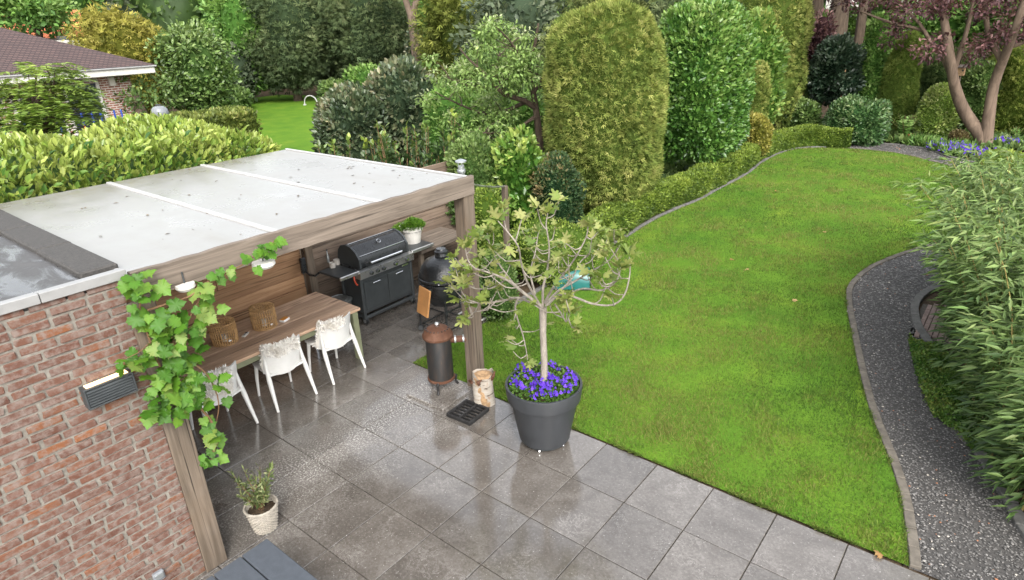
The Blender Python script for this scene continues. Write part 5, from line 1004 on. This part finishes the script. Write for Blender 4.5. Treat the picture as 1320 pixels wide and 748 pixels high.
tree_px('weeping_conifer', 'olive weeping conifer peeping over the thuja columns', (690, -40, 850, 60), 30, 90, 70, .30, OLIVE, NEEDLE, 'spray', clr=.8, z0=0, core=True, droop=.7)
tree_px('dark_yew', 'dark yew behind laurel block and thuja', (815, -40, 960, 90), 29, 80, 75, .28, DARK, NEEDLE, 'spray', clr=.8, z0=0, core=True)
# low hedge in the neighbour's garden + fernlike sumac
a0, a1 = pd(135, 150, 23.5), pd(318, 150, 25)
strip_hedge('rough_hedge', 'rough olive green hedge beyond the laurel hedge', np.array([(a0.x+(a1.x-a0.x)*t, a0.y+(a1.y-a0.y)*t) for t in np.linspace(0, 1, 20)]), 1.6, 1.75, 6500, .17, [(.05, .07, .015), (.10, .13, .03), (.17, .20, .045), (.28, .27, .09)], 8)
def sumac():
    x, y, rx, zt, zb = boxpx(-40, 56, 112, 190, 19); root = thing('sumac_tree', 'airy lime green tree with layered pinnate fronds before the neighbour house', 'tree', (x, y, 0)); P, A, Nn, F = [], [], [], []; m = MB()
    m.tube([(0, 0, 0), (.1, .05, 1.2), (0, 0, 2.2)], [.09, .07, .05], 8)
    for q in range(260):
        d = nrm(rng.normal(size=3)); d[2] = abs(d[2])*1.0-.35; c = np.array([0, 0, zt*.66])+d*np.array([rx, rx, zt*.42])*rng.uniform(.45, 1); az = math.atan2(c[1], c[0])+rng.normal(0, .5); L = rng.uniform(.5, .85)
        if q % 4 == 0: m.tube(limb((0, 0, min(2.2, max(.8, c[2]-.6))), c), np.linspace(.03, .008, 7), 5)
        for j in range(26):
            t = (j+1)/26; p = c+np.array([math.cos(az)*L*t, math.sin(az)*L*t, .18*t-.34*t*t]); s = 1 if j % 2 else -1; ax = np.array([math.cos(az)*.5-math.sin(az)*s, math.sin(az)*.5+math.cos(az)*s, -.1]); P.append(p); A.append(ax+rng.normal(0, .12, 3)); Nn.append(np.array([0, 0, 1])+rng.normal(0, .25, 3)); F.append(.5+.3*d[2]+rng.normal(0, .12))
    n = len(P); v, t, k = leaves(np.array(P), np.array(A), np.array(Nn), .20*rng.uniform(.7, 1.2, n), 'quad', palette(n, [(.05, .10, .018), (.11, .185, .03), (.18, .25, .045), (.27, .32, .08)], np.array(F)), .6); put('crown', np_mesh('crown', v, t, k), LEAF, root); m.build('trunk', BARK, root, smooth=True)
sumac()
# ---- planting at the end of the garden
col_px('holly_standard', 'dark round headed holly trained on a bare stem with stake', (1050, 48, 1108, 128), 26.8, 4200, .15, [(.010, .022, .012), (.022, .042, .022), (.045, .07, .04), (.10, .13, .09)], GLOSS, 'leaf', pz=2.6, bump=.18, z0=1.1, stem=.05)
sk = pd(1085, 120, 26.3); skt = thing('garden_stake', 'pale wooden stake standing in front of the dark holly', 'stake', (sk.x, sk.y, 0)); MB().cyl((0, 0, 0), (0, 0, 2.3), .028, .024, 8).build('pole', ENDG, skt)
col_px('red_shrub', 'dark red leaved shrub between tall thuja and holly', (1036, 22, 1066, 140), 28, 2200, .16, PURP, LEAF, 'quad', pz=2.5, bump=.15)
col_px('yew_cone', 'pointed clipped yew cone laced with ivy leaves', (1096, 22, 1146, 170), 27.5, 5000, .13, BRIGHT, LEAF, 'quad', pz=2.4, taper=.45, bump=.08)
col_px('yew_cone', 'olive clipped yew with smooth rounded head beside the ivy laced cone', (1134, 44, 1188, 170), 27.2, 5600, .11, [(.075, .12, .022), (.125, .18, .034), (.185, .235, .05), (.26, .30, .08)], NEEDLE, 'spray', pz=2.8, taper=.3, bump=.05)
col_px('yew_mound', 'broad dark yew behind the round golden holly', (1178, 66, 1262, 185), 29, 6000, .14, [(.035, .062, .02), (.06, .098, .03), (.098, .138, .045), (.14, .18, .065)], NEEDLE, 'spray', pz=2.6, bump=.12)
col_px('holly_ball', 'egg shaped yellow green variegated holly beside the path', (1181, 109, 1238, 188), 26.2, 4800, .095, [(.10, .16, .03), (.18, .26, .05), (.29, .36, .09), (.48, .48, .22)], GLOSS, 'leaf', pz=2.3, taper=.22, bump=.05, z0=.02)
x, y, rx, zt, zb = boxpx(1066, 130, 1142, 192, 25.0)
shrub('laurel_block', 'dark glossy laurel clipped to a squat block at the hedge end', 'shrub', (x, y, zt/2), (rx, rx*.9, zt/2), 5200, .11, [(.026, .062, .02), (.055, .115, .035), (.10, .17, .06), (.20, .25, .11)], GLOSS, 'leaf', pz=4, pxy=3, bump=.08)
col_px('viburnum', 'loose dark leaved shrub behind the squat laurel block', (1126, 128, 1160, 170), 28, 1800, .13, MID, GLOSS, 'leaf', pz=2.2, bump=.15)
col_px('yew_hedge', 'tall olive yew hedge behind the purple leaved tree', (1268, 62, 1370, 195), 28.5, 8000, .13, [(.055, .085, .014), (.10, .135, .022), (.155, .185, .036), (.22, .24, .06)], NEEDLE, 'spray', pz=6, pxy=4, bump=.12, ry=1.2)
col_px('dark_shrub', 'dark shrub between the two stems of the purple leaved tree', (1236, 80, 1290, 190), 27.8, 3200, .13, MID, LEAF, 'quad', pz=2.6, bump=.15)
x, y, rx, zt, zb = boxpx(1222, 168, 1248, 192, 25.4); shrub('heather_mound', 'small brown heather mound beside the round golden holly', 'shrub', (x, y, zt*.5), (rx, rx, zt*.5), 1500, .07, [(.06, .045, .02), (.11, .085, .035), (.17, .14, .06)], LEAF, 'quad', pz=2.2, bump=.03)
def fern(px, py, top, nf, label, cols=BRIGHT):
    p = gz(px, py); root = thing('fern', label, 'fern', p); h = height_px(px, py, top); P, A = [], []; m = MB()
    for q in range(nf):
        az = rng.random()*6.28; L = h*rng.uniform(.85, 1.15); le = rng.uniform(.15, .6); pts = []
        for j in range(22):
            t = (j+1)/22; r = L*le*t**1.6; z = L*(t-.25*le*t**3); c = np.array([math.cos(az)*r, math.sin(az)*r, z]); pts.append(c); s = 1 if j % 2 else -1; P.append(c); A.append((np.array([-math.sin(az)*s, math.cos(az)*s, .35]), L*.2*math.sin(math.pi*min(1, t*.95+.03))+.02))
        m.tube([Vector((0, 0, 0))]+[Vector(c) for c in pts[::5]], .005, 4)
    n = len(P); v, t, k = leaves(np.array(P), np.array([a for a, _ in A])+rng.normal(0, .1, (n, 3)), rng.normal(0, .4, (n, 3))+[0, -.5, .8], np.array([s for _, s in A]), 'quad', palette(n, cols), .7); put('fronds', np_mesh('fronds', v, t, k), LEAF, root); m.build('stalks', STEM, root)
def height_px(px, py, top):
    g = gz(px, py); return pd(px, top, math.hypot(g.x, g.y)).z
fern(1163, 184, 146, 16, 'tall pale green fern beside the squat laurel block'); fern(1257, 183, 158, 8, 'narrow fern at the foot of the purple leaved tree'); fern(1306, 182, 163, 14, 'spreading fern right of the purple leaved tree')
tc = pd(1174, 176, 26); tcp = thing('terracotta_pot', 'small orange terracotta pot beside the tall fern', 'pot', (tc.x, tc.y, 0)); MB().lathe([(0, 0), (.09, 0), (.12, .18), (.14, .18), (.14, .23), (.12, .23), (.11, .05), (0, .05)], 20).build('pot', ORANGE, tcp, smooth=True)
def viola_drift(px0, py0, px1, py1, n, label):
    a = gz(px0, py0); b = gz(px1, py1); root = thing('viola_drift', label, 'flowers', ((a.x+b.x)/2, (a.y+b.y)/2, 0)); h = Vector(((b.x-a.x)/2, (b.y-a.y)/2, 0)); r = lambda: ((lambda t, q: (h.x*t+q[0], h.y*t+q[1]))(random.uniform(-1, 1), rng.normal(0, .22, 2)))
    violas(root, n, r, lambda x, y: random.uniform(.10, .26), .045); k_ = 900; P = np.array([(*r(), random.uniform(.02, .2)) for _ in range(k_)]); v, t, k = leaves(P, rng.normal(0, .6, (k_, 3))+[0, 0, .6], rng.normal(0, .5, (k_, 3))+[0, 0, 1], .09, 'quad', palette(k_, MID)); o = put('leaves', np_mesh('leaves', v, t, k), LEAF, root); o['kind'] = 'stuff'
viola_drift(1212, 193, 1256, 203, 420, 'drift of deep purple violas beside the far bend of the path'); viola_drift(1286, 188, 1298, 190, 90, 'small purple violas near the spreading fern')
def ground_tufts(name, label, poly, n, h, cols, tpl='lance', wid=1.0, mat=None):
    pa = np.array(poly); q = rng.random((n*4, 2))*(pa.max(0)-pa.min(0))+pa.min(0); q = q[inside(q, poly)][:n]; n = len(q); P = np.column_stack([q, rng.random(n)*h*.3]); v, t, k = leaves(P, rng.normal(0, .5, (n, 3))+[0, 0, .8], rng.normal(0, .6, (n, 3))+[0, 0, .6], h*rng.uniform(.6, 1.3, n), tpl, palette(n, cols), wid); tag(put(name, np_mesh(name, v, t, k), mat or LEAF), label, 'ground cover', None, 'stuff')
ground_tufts('border_plants', 'low green leafy plants edging the far bend of the path', [tuple(gz(*p)[:2]) for p in [(1158, 186), (1190, 181), (1235, 188), (1262, 200), (1225, 203), (1190, 191)]], 1800, .28, BRIGHT)
ground_tufts('border_plants', 'dark leafy ground plants under the clipped yews', [(-6.5, 24.6), (-3.4, 24.9), (-2.0, 24.9), (1.5, 25), (1.5, 28), (-8, 28)], 3500, .25, MID, 'quad')
ground_tufts('border_plants', 'mixed low green plants below the thuja columns', [(-8.6, 8.2), (-6.7, 9.4), (-6.9, 23), (-9, 23)], 7000, .22, MID, 'quad')
# purple leaved prunus
PB = gz(1268, 191); pu = thing('purple_plum_tree', 'purple leaved plum tree forking low into two pale trunks', 'tree', PB); DPU = math.hypot(PB.x, PB.y)
def ppx(x, y, off=0.): return pd(x, y, DPU+off)-PB
m = MB(); cl = []; PLUMB = m_bark('plum_bark', (.06, .042, .03), (.20, .145, .105), .35)
for pts, r0, r1 in (([(1268, 192), (1265, 175), (1252, 158), (1240, 138), (1231, 112), (1226, 85), (1222, 55), (1216, 20), (1210, -25)], .22, .08), ([(1270, 192), (1272, 172), (1276, 140), (1281, 110), (1292, 80), (1304, 50), (1318, 10), (1330, -30)], .20, .07), ([(1231, 112), (1218, 80), (1200, 55), (1185, 30), (1165, 10)], .09, .04), ([(1228, 95), (1240, 60), (1250, 25), (1258, -20)], .09, .04), ([(1292, 80), (1275, 45), (1270, 5), (1268, -30)], .10, .04), ([(1226, 70), (1205, 60), (1190, 40), (1150, 30), (1110, 15)], .06, .03), ([(1300, 60), (1320, 55), (1345, 30)], .07, .03)):
    P = [ppx(x, y, .5*math.sin(i*.9+r0*30)*(i/6)) for i, (x, y) in enumerate(pts)]; Q = [Vector(p) for p in smooth_line([tuple(p) for p in P], .25)]; m.tube(Q, np.linspace(r0, r1, len(Q)), 10)
m.build('trunk', PLUMB, pu, smooth=True)
while len(cl) < 125:
    x = rng.uniform(1085, 1385); y = rng.uniform(-90, 92); 
    if y > 72-(abs(x-1245)/140)**2*45+rng.normal(0, 8) or (1215 < x < 1285 and 25 < y < 95 and rng.random() < .45): continue
    p = ppx(x, y, rng.uniform(-1.8, 1.8)); cl.append(((p.x, p.y, p.z), rng.uniform(.3, .55)))
v, t, k = clump_crown(cl, 90, .12, 'leaf', PURP, .7, droop=.3); put('crown', np_mesh('crown', v, t, k), LEAF, pu)
bh = pd(1239, 92, 26.9); bx_ = thing('nest_box', 'small pale wooden nest box among the dark yews', 'nest box', bh)
MB().box((0, 0, 0), (.22, .22, .28), .01).build('box', ENDG, bx_); MB().box((0, -.02, .16), (.30, .32, .03), .006, Matrix.Rotation(R(12), 3, 'X')).build('roof', WOODX, bx_); MB().cyl((.05, -.112, .03), (.05, -.118, .03), .03, n=14).build('entrance_hole', BLACKM, bx_); MB().cyl((0, .1, -.14), (0, .1, -bh.z), .03, n=8).build('pole', WOODZ, bx_)
# tall trees behind
for i, (px, D, r, lb) in enumerate(((1074, 34, .42, 'thick brown trunk of a tall tree behind the holly'), (1104, 36, .22, 'slimmer dark trunk of a tall tree behind the yew cone'), (1046, 37, .3, 'tall tree rising behind the golden thuja top'))):
    p = pd(px, 60, D); tree('tall_tree', lb, 'tree', (p.x, p.y), 7, 11.5, (4.2, 4.2, 4.0), 70, 80, .36, MID, LEAF, 'quad', r, 'tall trees behind the garden', clr=1.1, bark=BARK, nlimb=16)
for i, (b, D, cc, lb) in enumerate([((1150, -30, 1250, 110), 36, BRIGHT, 'fresh green tree showing through the purple crown'), ((1235, -20, 1330, 110), 35, BRIGHT, 'bright green tree behind the two pale trunks'), ((1300, -40, 1400, 110), 33, MID, 'green tree beside the yew hedge'), ((1045, 0, 1100, 110), 38, BRIGHT, 'light green foliage around the thick brown trunk'), ((1095, -30, 1165, 90), 38, MID, 'mid green tree behind the yew cones')]):
    tree_px('leafy_tree', lb, b, D, 60, 75, .32, cc, LEAF, 'quad', clr=.95, z0=0, core=True, tr=.2, group='leafy trees at the garden end')
far = []
for i in range(64):
    az = R(-112+i*2.25); D = rng.uniform(54, 70); hh = rng.uniform(8.5, 14); r = rng.uniform(3.5, 5.5); cx, cy = D*math.sin(az), D*math.cos(az); cc = [MID, DARK, OLIVE, BRIGHT, GREYG][rng.integers(5)]
    P, N = sup_points(2200, (r, r, hh/2), bump=.9, bf=.18, seed=i); v, t, k = leaves(P+[cx, cy, hh/2], N+rng.normal(0, .6, (2200, 3)), N+rng.normal(0, .5, (2200, 3)), .5*rng.uniform(.6, 1.3, 2200), 'quad', palette(2200, cc, .45+.25*Waves(.25, 8, i)(P)+rng.normal(0, .15, 2200))); far.append((v, t, k)); cv, ct, ck = core_mesh((r, r, hh/2), 2.2, 2.5, 0, .9, .18, i, .9, np.array(cc[0])*.9, 16, 10); far.append((cv+np.array([cx, cy, hh/2]), ct, ck))
v, t, k = merge(far); v[:, 2] = np.maximum(v[:, 2], 0); tag(put('far_woodland', np_mesh('far_woodland', v, t, k), LEAF), 'far green woodland closing the view behind the gardens', 'woodland', None, 'stuff')
# ---- bamboo by the path
bam = thing('bamboo', 'arching clump of bamboo leaves hanging over the gravel path', 'bamboo', (1.3, 9.5, 0))
cl = []; m = MB()
BC = np.array([1.25, 9.4])
culms = []
while len(culms) < 270:
    x, y = rng.uniform(-.2, 2.2), rng.uniform(5.9, 12.8)
    if x > .62-(y-6.1)*.26 and x > -.2: culms.append((x, y))
PP, AA, FF = [], [], []; big = []
for x, y in culms:
    h = rng.uniform(1.5, 2.5)*(1.0 if y > 7.4 else .55+.3*(y-5.9)); edge = max(0, 1.1-x); lean = np.array([-1.0*(edge*.42+.06)+rng.normal(0, .15), rng.normal(-.05, .2)]); pts = []
    for j in range(7): t = j/6; pts.append(np.array([x+lean[0]*t**1.8*h*.42, y+lean[1]*t**1.8*h*.42, h*(t-.12*t**3)]))
    m.tube([Vector(p)-bam.location for p in pts], np.linspace(.011, .004, 7), 5)
    for j in range(260):
        t = rng.uniform(.12, 1.04); i = min(5, int(min(t, .999)*6)); fr_ = min(t, .999)*6-i; c = pts[i]*(1-fr_)+pts[i+1]*fr_; az = rng.random()*6.28; rr = rng.uniform(.03, .28); p = c+np.array([math.cos(az)*rr, math.sin(az)*rr, rng.normal(0, .06)]); PP.append(p); AA.append(np.array([math.cos(az)*.6-.45, math.sin(az)*.6-.3, -.12+.25*(t-.6)])+rng.normal(0, .32, 3)); FF.append(.38+.42*(p[2]/2-.55)+rng.normal(0, .17))
PP = np.array(PP); AA = np.array(AA); FF = np.array(FF); n = len(PP); d = np.hypot(PP[:, 0], PP[:, 1]); sel = np.argsort((PP[:, 0]*1.2)+rng.random(n)*1.6+np.abs(PP[:, 1]-8.5)*.15)[:300]; mask = np.ones(n, bool); mask[sel] = False
v, t, k = leaves(PP[mask], AA[mask], rng.normal(0, .45, (mask.sum(), 3))+[-.2, -.3, 1], .15*rng.uniform(.55, 1.3, mask.sum()), 'lance', palette(mask.sum(), BAMB, FF[mask], .25), 1.4); v -= np.array(bam.location); o = put('foliage', np_mesh('foliage', v, t, k), LEAF, bam); o['kind'] = 'stuff'
bmm = [tmesh('lance', c, 60+i, 1.4) for i, c in enumerate([(.05, .10, .025), (.08, .14, .03), (.12, .19, .045), (.17, .24, .065), (.26, .31, .10)])]
for me in bmm: me.materials.append(LEAF)
for i in sel: leaf_obj(bmm[int(np.clip(FF[i]*5+rng.normal(0, .5), 0, 4))], bam, Vector(PP[i])-bam.location, Vector(AA[i]), Vector((-.2, -.3, 1))+Vector(rng.normal(0, .4, 3)), rng.uniform(.10, .18))
m.build('culms', m_bark('bamboo_culm', (.16, .12, .04), (.34, .28, .10)), bam, smooth=True)
ground_tufts('bamboo_litter', 'straw coloured bamboo leaf litter beside the path kerb', [(.3, 7.2), (.9, 6.0), (2.2, 6), (2.2, 12), (.2, 12), (0, 9)], 3800, .12, [(.16, .12, .06), (.30, .23, .12), (.42, .34, .2)], 'lance', 1.2)
# sedum ground cover, brick paving patch, low hedge
def sedum():
    poly = [tuple(gz(*p)[:2]) for p in [(1170, 438), (1190, 443), (1216, 450), (1248, 500), (1272, 545), (1276, 585), (1252, 583), (1224, 552), (1202, 538), (1184, 498), (1175, 465)]]
    n = 14000; pa = np.array(poly); q = rng.random((n*3, 2))*(pa.max(0)-pa.min(0))+pa.min(0); q = q[inside(q, poly)][:n]; n = len(q); P = np.column_stack([q, np.zeros(n)]); h = .075+.04*Waves(2.2, 8, 3)(P); P[:, 2] = .005+rng.random(n)*np.maximum(.03, h); v, t, k = leaves(P, rng.normal(0, .6, (n, 3))+[0, 0, .6], rng.normal(0, .6, (n, 3))+[0, 0, 1], .032*rng.uniform(.6, 1.3, n), 'quad', palette(n, [(.035, .085, .015), (.07, .15, .025), (.13, .21, .04), (.22, .24, .06)], .45+.25*Waves(1.6, 8, 5)(P)+rng.normal(0, .18, n)), 1.4); tag(put('sedum_mat', np_mesh('sedum_mat', v, t, k), LEAF), 'mat of green sedum spilling over the path edge', 'ground cover', None, 'stuff')
sedum()
bpv = structure(put('brick_paving', MB().prism([(-.72, 9.55), (.4, 9.55), (.4, 10.9), (-.72, 10.9)], -.1, -.012).mesh('brick_paving'), JOINT)); PVB = plain('brick_paver', (.19, .135, .115), .85, var=.3, scale=14); pm_ = MB(); pm_.box((0, 0, 0), (.06, .205, .04), .004); pme = pm_.mesh('paver'); pme.materials.append(PVB)
for i in range(14):
    for j in range(6): put('paver', pme, PVB, bpv, (-.62+i*.068, 9.68+j*.213+(.1 if i % 2 else 0), -.006+random.uniform(-.002, .002)), (0, 0, R(random.uniform(-1, 1))))
x, y, rx, zt, zb = boxpx(1262, 200, 1360, 232, 19.5)
shrub('clipped_hedge', 'low flat clipped hedge beyond the bamboo clump', 'hedge', (x, y, zt/2), (rx, .7, zt/2), 5200, .075, BOX, LEAF, 'quad', pz=6, pxy=5, bump=.04)
# ================================================================== NEIGHBOUR HOUSE
NH = thing('neighbour_house', 'low brick bungalow with dark shingled hip roof and white fascia', 'house', (-27.7, 11.4, 0))
def nb(m, n, mat, p=NH): return m.build(n, mat, p, True)
nb(MB().box((-33.2, 4.0, 1.5), (10, 14.0, 3.0)), 'wall', HBRICK)
nb(MB().box((-32.7, 3.6, 3.06), (11.0, 16.0, .24), .02), 'fascia', WPAINT); nb(MB().box((-32.7, 3.6, 3.2), (11.14, 16.14, .06), .02), 'gutter', ALU)
rf = MB(); x0, x1, y0, y1, z0, z1 = -38.2, -27.15, -4.4, 11.65, 3.24, 5.5; xm = (x0+x1)/2; rf.add([(x0, y0, z0), (x1, y0, z0), (x1, y1, z0), (x0, y1, z0), (xm, y0+5.4, z1), (xm, y1-5.4, z1)], [(1, 2, 5, 4), (2, 3, 5), (3, 0, 4, 5), (0, 1, 4), (3, 2, 1, 0)]); nb(rf, 'roof', SHING)
dy0 = None
def hx(px, py): d = ray(px, py); t = -28.18/d[0]; return d[1]*t, CAM_H+d[2]*t
for nme, pa_, pb2 in (('door', (88, 130), (128, 130)),):
    ya, yb = hx(*pa_)[0], hx(*pb2)[0]; yc = (ya+yb)/2; wd = abs(yb-ya)
    dr = nb(MB().box((-28.18, yc, 1.35), (.08, wd, 2.7), .01), 'door', NAVY); MB().box((-28.13, yc, 1.85), (.02, wd*.8, 1.4)).build('pane', GLASS, dr, True); MB().box((-28.12, yc, .6), (.02, wd*.8, .6), .004).build('panel', NAVY, dr, True)
    for s in (-1, 1): nb(MB().box((-28.14, yc+s*(wd/2+.06), 1.4), (.12, .11, 2.8), .008), 'door_frame', WPAINT)
    nb(MB().box((-28.14, yc, 2.82), (.12, wd+.22, .1), .008), 'door_frame', WPAINT)
for k in range(3):
    yc = hx(20, 130)[0]-k*2.4+.6; wn = nb(MB().box((-28.17, yc, 1.7), (.08, 1.5, 1.4), .01), 'window', WPAINT); MB().box((-28.12, yc, 1.7), (.02, 1.3, 1.2)).build('pane', GLASS, wn, True)
q = hx(143, 105); wlp = nb(MB().box((-28.12, q[0], q[1]), (.16, .22, .34), .02), 'wall_light', CERAM)
q = hx(160, 130); cs = thing('climbing_shrub', 'small wall shrub on a stubby trunk at the house corner', 'shrub', (-27.6, q[0]+.2, 0)); MB().tube([(0, 0, 0), (0, .1, 1.5), (.1, .0, 2.2)], [.28, .22, .12], 9).build('trunk', BARKP, cs, smooth=True)
v, t, k = clump_crown([((rng.normal(0, .5), rng.normal(0, .6), 2.1+rng.normal(0, .4)), .45) for _ in range(16)], 50, .16, 'leaf', MID); put('foliage', np_mesh('foliage', v, t, k), LEAF, cs)
# far house with orange roof + flat white roof
p = pd(44, 40, 52); oh = thing('orange_roof_house', 'distant house with orange tiled roof behind trees', 'house', (p.x, p.y, 0), R(-20)); MB().box((0, 0, 2.2), (4.6, 4.6, 4.4)).build('wall', WPAINT, oh); m = MB(); m.add([(-2.7, -2.7, 4.4), (2.7, -2.7, 4.4), (2.7, 2.7, 4.4), (-2.7, 2.7, 4.4), (0, -2.7, 6.0), (0, 2.7, 6.0)], [(0, 4, 5, 3), (1, 2, 5, 4), (0, 1, 4), (3, 5, 2), (0, 3, 2, 1)]); m.build('roof', ORANGE, oh); MB().box((2.33, 0, 2.4), (.06, 1.6, 1.3), .01).build('window', GLASS, oh)
p = pd(80, 53, 45); fh = thing('flat_roof_annex', 'white edged flat roofed annex behind the bungalow', 'building', (p.x-2, p.y-1.0, 0)); MB().box((0, 0, p.z/2-.2), (5, 4, p.z-.4)).build('wall', HBRICK, fh); MB().box((0, 0, p.z-.12), (5.4, 4.4, .3), .02).build('roof_edge', WPAINT, fh); MB().cyl((1.5, 1.2, p.z), (1.5, 1.2, p.z+.25), .2, .26, 14).build('roof_vent', GREYPL, fh)
p = pd(1116, 40, 48); wh = thing('pale_house', 'pale house with dark window glimpsed between far tree trunks', 'house', (p.x, p.y, 0), R(8)); MB().box((0, 2.5, 3), (5, 5, 6)).build('wall', WPAINT, wh); MB().box((0, -.03, p.z), (1.6, .06, 1.0), .01).build('window', GLASS, wh); m = MB(); m.add([(-3.4, -.4, 6), (3.4, -.4, 6), (3.4, 5.4, 6), (-3.4, 5.4, 6), (-3.4, 2.5, 8.2), (3.4, 2.5, 8.2)], [(0, 1, 5, 4), (2, 3, 4, 5), (0, 4, 3), (1, 2, 5), (0, 3, 2, 1)]); m.build('roof', SHING, wh)
# coloured stakes, grey dome barbecue, white arch
for i, (px, py) in enumerate([(106, 152), (119, 150), (131, 152), (148, 148), (157, 147), (47, 159), (78, 162), (5, 166), (32, 160)]):
    a = pd(px, py, 21.5); s = thing('painted_stake', 'blue and orange painted garden stake in front of the bungalow', 'stake', (a.x, a.y, 0), 0, 'painted stakes before the bungalow'); MB().cyl((0, 0, 0), (0, 0, a.z-.2), .024, n=8).build('lower_pole', ORNP, s); MB().cyl((0, 0, a.z-.2), (0, 0, a.z+.12), .025, n=8).build('blue_top', BLUE, s)
a = pd(206, 145, 22.5); gd = thing('kettle_barbecue', 'grey domed kettle lid showing above the rough hedge', 'barbecue', (a.x, a.y, 0)); b0 = a.z
MB().lathe([(.24, b0-.05), (.25, b0), (.22, b0+.10), (.14, b0+.17), (0, b0+.20)], 28).build('lid', GREYPL, gd, smooth=True); MB().lathe([(0, b0-.36), (.15, b0-.34), (.22, b0-.2), (.24, b0-.05)], 28).build('bowl', GREYPL, gd, smooth=True); MB().box((0, 0, b0+.22), (.06, .16, .03), .008).build('handle', DARKM, gd)
for k_ in range(3): aa = k_*2.094; MB().cyl((.2*math.cos(aa), .2*math.sin(aa), b0-.3), (.32*math.cos(aa), .32*math.sin(aa), 0), .015, n=8).build('leg', ALU, gd)
a = pd(400, 128, 42.5); ar = thing('white_arch', 'small white pipe arch at the end of the far lawn', 'garden arch', (a.x, a.y, 0)); MB().tube([(.45*math.cos(q), .15*math.cos(q), .55*math.sin(q)**.7 if 0 < q < math.pi else 0) for q in np.linspace(0, math.pi, 13)], .035, 8).build('pipe', STRIP, ar, smooth=True); MB().cyl((.45, .15, -.02), (.45, .15, .04), .1, n=10).build('foot', STRIP, ar); MB().cyl((-.45, -.15, -.02), (-.45, -.15, .04), .1, n=10).build('foot', STRIP, ar)
